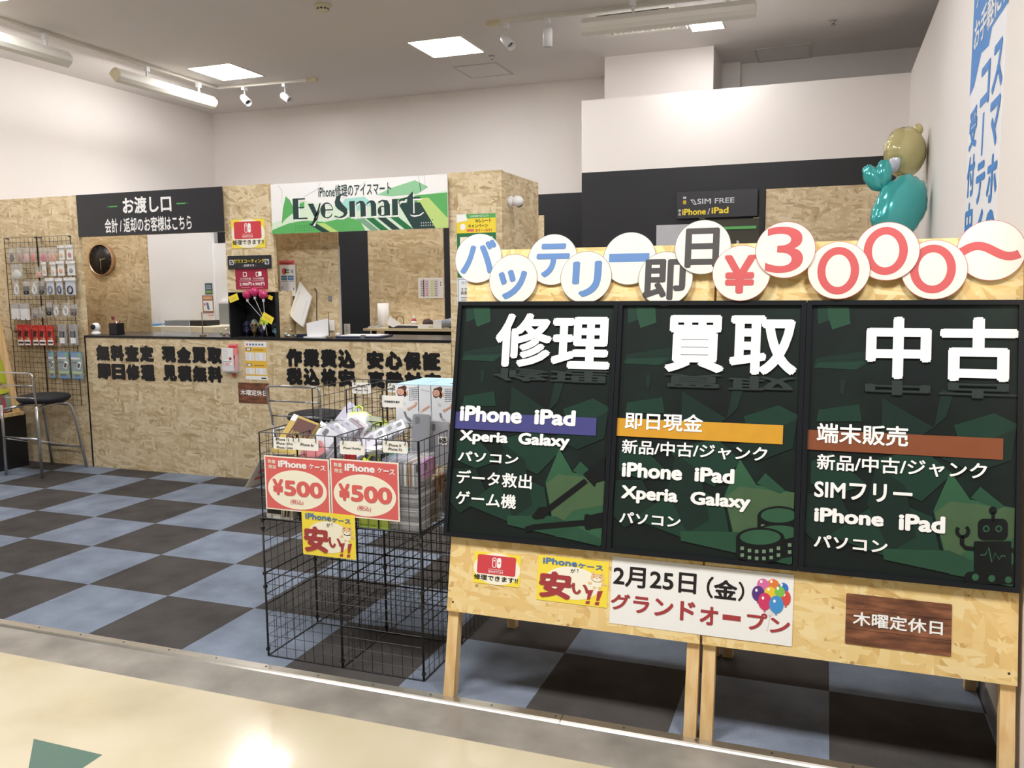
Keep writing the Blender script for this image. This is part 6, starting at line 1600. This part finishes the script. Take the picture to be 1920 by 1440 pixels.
# upper left rear basket: film bag and packs
for k in range(6): case_pack(flatm(2.06+.02*math.sin(k*2), .62, .72+.019*k, .3*math.sin(k)), .12, .2, .017, CC[('lilac', 'grey', 'wine')[k % 3]], 'phone case pack in the raised rear left basket', 'packs in the raised rear left basket')
slab([at_y(655, 752, .60), at_y(690, 779, .56), at_y(672, 792, .50), at_y(628, 786, .52)], .016, mat('lilac_film', (196, 194, 212), .2, alpha=.8, var=.1), 'film_bag', 'shiny lilac film bag on the raised rear basket', 'bag')
slab([at_y(660, 775, .47), at_y(714, 782, .47), at_y(716, 818, .44), at_y(668, 806, .45)], .014, mat('pale_film', (206, 212, 190), .2, alpha=.75, var=.1), 'film_bag', 'pale greenish film bag with a neon hook on the baskets', 'bag')
slab([at_y(608, 797, .40), at_y(641, 794, .42), at_y(646, 810, .42), at_y(612, 812, .40)], .01, NE, 'case_box', 'neon yellow strip of packs behind the slanting clear packs', 'package')
slab([at_y(696, 792, .46), at_y(724, 788, .46), at_y(726, 812, .45), at_y(699, 816, .45)], .01, NE, 'case_box', 'neon yellow pack left of the front product boxes', 'package')
# third cell
for k, (dx, ry, c) in enumerate(((-.055, .7, 'lilac'), (-.03, .8, 'silver'), (.0, .75, 'grey'), (.03, .9, 'silver'))):
    case_pack(at(2.312+dx*.6, .22+.045*k, .865+.012*k, ry, -.7, -.1), .075, .125, .012, CC[c], 'clear pack leaning in the third basket, %s' % ('leftmost', 'second', 'third', 'rightmost and highest')[k], 'clear packs in the third basket')
slab([at_y(686, 838, .14), at_y(731, 833, .17), at_y(733, 841, .15), at_y(688, 847, .12)], .02, CC['white'], 'phone_case_box', 'white case edge showing between two hang tags', 'box')
for px, lb in ((650, 'red case pack, left of two under the middle hang tag'), (661, 'red case pack, right of two under the middle hang tag')):
    slab([at_y(px-4, 845, .13), at_y(px+4, 846, .13), at_y(px+3, 866, .13), at_y(px-5, 865, .13)], .014, CC['red'], 'phone_case_box', lb, 'box', 'red packs in the third basket')
slab([at_y(732, 850, .2), at_y(768, 840, .3), at_y(768, 856, .3), at_y(734, 868, .2)], .008, CC['teal'], 'phone_case_box', 'teal case lying under the right hang tag', 'box')
# right compartment: flat stack, standing cards, big cases
for k in range(9):
    case_pack(flatm(2.487, .20, .581+.0175*k, rr.uniform(-.03, .03)), .155, .20, .0168, CC[('grey', 'silver', 'smoke')[k % 3]], 'grey case pack in the neat flat stack at the right front corner of the baskets', 'neat flat stack of grey cases')
ZS = .581+.0175*9-.008
for k in range(8):
    case_pack(Matrix.Translation((2.423+.017*k, .175, ZS+.056)) @ Matrix.Rotation(math.pi/2, 4, 'Z') @ Matrix.Rotation(math.pi/2, 4, 'X'), .16, .11, .013, CC[('blue', 'silver', 'lilac', 'silver', 'grey', 'white', 'amber', 'silver')[k]], 'slim case on edge above the flat grey stack, %s from the left' % ('first', 'second', 'third', 'fourth', 'fifth', 'sixth', 'seventh', 'eighth')[k], 'row of slim cases on edge')
case_pack(at(2.475, .31, .905, 0, -.12), .085, .17, .02, CC['smoke'], 'dark clear case standing left of the big labelled case')
case_pack(at(2.535, .345, .865, .0, -.05), .10, .19, .024, CC['grey'], 'big grey case with a handwritten label at the right of the baskets', sticker='605')
case_pack(Matrix.Translation((2.558, .195, .80)) @ Matrix.Rotation(math.pi/2+.05, 4, 'Z') @ Matrix.Rotation(math.pi/2, 4, 'X'), .125, .085, .016, CC['purple'], 'purple case against the right side wires', film=True)
case_pack(Matrix.Translation((2.558, .30, .715)) @ Matrix.Rotation(math.pi/2, 4, 'Z') @ Matrix.Rotation(math.pi/2, 4, 'X'), .10, .085, .016, CC['amber'], 'amber case with a handwritten label under the purple one', sticker='600')
for k in range(4):
    case_pack(Matrix.Translation((2.556, .40-.022*k, .67)) @ Matrix.Rotation(.25, 4, 'Z') @ Matrix.Rotation(math.pi/2, 4, 'X') , .03+.0, .18, .014, CC[('silver', 'grey', 'silver', 'lilac')[k]], 'clear case standing at the right rear corner of the baskets', 'cases at the right rear corner')
for k in range(4):
    case_pack(Matrix.Translation((2.545, .432-.016*k, .85)) @ Matrix.Rotation(.3, 4, 'Z') @ Matrix.Rotation(math.pi/2, 4, 'X'), .05, .17, .012, CC[('silver', 'lilac', 'silver', 'grey')[k]], 'upright clear case behind the big labelled case', 'upright clear cases behind the labelled one')
# boxes showing under the price signs
def bxthing(x0, x1, y0, y1, z0, z1, m, name, label, cat, pr=None, group=None):
    g = G(); g.bx(x0, x1, y0, y1, z0, z1, m); o = g.build(name); tag(o, label, cat, group)
    if pr:
        h = G(); pr(h, FY(y0), (x0, z0, x1, z1), .0004); h.build('print', o)
    return o
def low(px0, px1, y0, y1, h, m, name, label, cat, pr=None):
    a, b = at_y(px0, 965, y0).x, at_y(px1, 965, y0).x
    bxthing(a, b, y0, y1, .5705, .5705+h, m, name, label, cat, pr)
low(500, 529, .096, .125, .055, PAPER, 'box', 'white and black box showing under the left price sign', 'box', lambda g, F, r, n: (g.rect(F, *sub(r, .05, .35, .95, .95), INK, n), g.rect(F, *sub(r, .0, .05, .4, .25), LGREY, n)))
low(531, 549, .096, .125, .055, mat('beige_box', (206, 196, 186), .5), 'box', 'narrow beige box with black strokes under the left price sign', 'box', lambda g, F, r, n: [g.poly(F, sp_(r, ((.2+.3*k, .2), (.4+.3*k, .2), (.3+.3*k, .8), (.1+.3*k, .8))), INK, n) for k in range(2)])
low(672, 728, .096, .125, .05, mat('lime_box', (196, 222, 96), .45), 'box', 'lime green box showing under the right price sign', 'box', lambda g, F, r, n: (g.text(F, 'Slim Fit', sub(r, .06, .15, .3, .3), INK, n, .0), g.text(F, 'Case', sub(r, .36, .15, .56, .3), INK, n, .0)))
# product boxes with the model print
PBOX = mat('product_box_white', (240, 242, 246), .4, var=.01); PTOP = mat('product_box_blue', (176, 216, 238), .4, var=.02); PTL = mat('product_box_side', (88, 134, 150), .4, var=.03)
SKN = mat('skin_print', (224, 172, 148), .5, var=0); HAIR = mat('hair_print', (92, 62, 52), .5, var=0); STRP = mat('stripe_print', (104, 120, 150), .5, var=0)
def model_print(g, F, r, n):
    e = .0003; q = lambda *p: sp_(r, p)
    g.poly(F, q((.52, .06), (.74, .02), (1, .04), (1, .42), (.62, .38), (.56, .26)), PAPER, n)
    for k in range(7): g.stroke(F, q((.6+.0*k, .07+.05*k), (1.0, .05+.05*k)), .0022, STRP, n+e)
    for k in range(6): g.stroke(F, q((.64+.06*k, .06+.03*(k % 2)), (.64+.06*k, .36-.04*(k % 3))), .0014, STRP, n+e)
    g.poly(F, q((.06, .16), (.14, .06), (.3, .03), (.42, .0), (.52, .05), (.46, .14), (.5, .24), (.42, .3), (.34, .25), (.2, .29), (.1, .26)), HAIR, n+2*e)
    c = q((.24, .17))[0]; g.ell(F, c[0], c[1], (r[2]-r[0])*.155, (r[3]-r[1])*.085, SKN, n+3*e, k=20)
    for dx, dy in ((-.05, .012), (.045, .008)): g.ell(F, c[0]+(r[2]-r[0])*dx, c[1]+(r[3]-r[1])*dy, .0014, .001, HAIR, n+4*e, k=8)
    g.ell(F, c[0], c[1]-(r[3]-r[1])*.034, .004, .0014, mat('lip_print', (200, 90, 90), .5, var=0), n+4*e, k=10)
    g.poly(F, q((.4, .17), (.56, .14), (.58, .24), (.46, .26)), SKN, n+2*e)
    g.stroke(F, q((.94, .42), (.86, .5), (.62, .58)), .009, SKN, n+2*e); c = q((.58, .59))[0]; g.ell(F, c[0], c[1], .007, .006, SKN, n+3*e, k=12)
    g.poly(F, q((.34, .66), (.44, .66), (.5, .78), (.7, .86), (.96, .9), (.96, .95), (.6, .92), (.4, .8)), GREY, n)
    g.rect(F, *sub(r, .08, .04, .24, .13), mat('box_navy', (48, 82, 150), .5, var=0), n)
    for k in range(3): g.rect(F, *sub(r, .3+.05*k, .5, .33+.05*k, .6-.02*k), LGREY, n)
    g.poly(F, q((.4, .94), (.48, .91), (.52, .95)), GREENI, n)
def side_print(g, F, r, n):
    q = lambda *p: sp_(r, p)
    for k in range(5): g.stroke(F, q((0, .74+.05*k), (.95, .72+.05*k)), .002, STRP, n)
    for k in range(4): g.stroke(F, q((.1+.22*k, .7), (.1+.22*k, .98)), .0014, STRP, n)
    g.stroke(F, q((.9, .5), (.4, .6), (.1, .68)), .009, SKN, n+.0003); g.stroke(F, q((.2, .1), (.9, .14)), .004, LGREY, n)
def product_box(x, y, w, label, pr):
    z0, h, d = .8985, .172, .062
    r = thing('product_box', label, 'box', (x+w/2, y+d/2, z0), 'white product boxes with light blue tops')
    g = G(); g.bx(x, x+w, y, y+d, z0, z0+h-.003, PBOX); g.bx(x+w+.0002, x+w+.0006, y+.001, y+d, z0, z0+h-.003, PTL); g.build('carton', r)
    g = G(); g.bx(x, x+w, y, y+d, z0+h-.003, z0+h, PTOP); g.build('lid', r)
    if pr:
        g = G(); pr(g, FY(y), (x, z0, x+w, z0+h-.004), .0004); g.build('print', r)
bxs = [(2.264, .50, .105, 'product box with a woman printed on it, front left one of the two', model_print), (2.372, .502, .054, 'narrow product box with striped print between the two women', side_print), (2.430, .50, .100, 'product box with a woman printed on it, front right one beside the black panel', model_print)]
for x, y, w, lb, pr in bxs: product_box(x, y, w, lb, pr)
for k, (x, y, w) in enumerate(((2.268, .566, .105), (2.378, .568, .105), (2.272, .632, .105), (2.382, .634, .105), (2.276, .698, .105), (2.386, .70, .105))):
    product_box(x, y, w, 'product box in the %s row behind the front ones, %s side' % (('second', 'third', 'fourth')[k//2], ('left', 'right')[k % 2]), None)
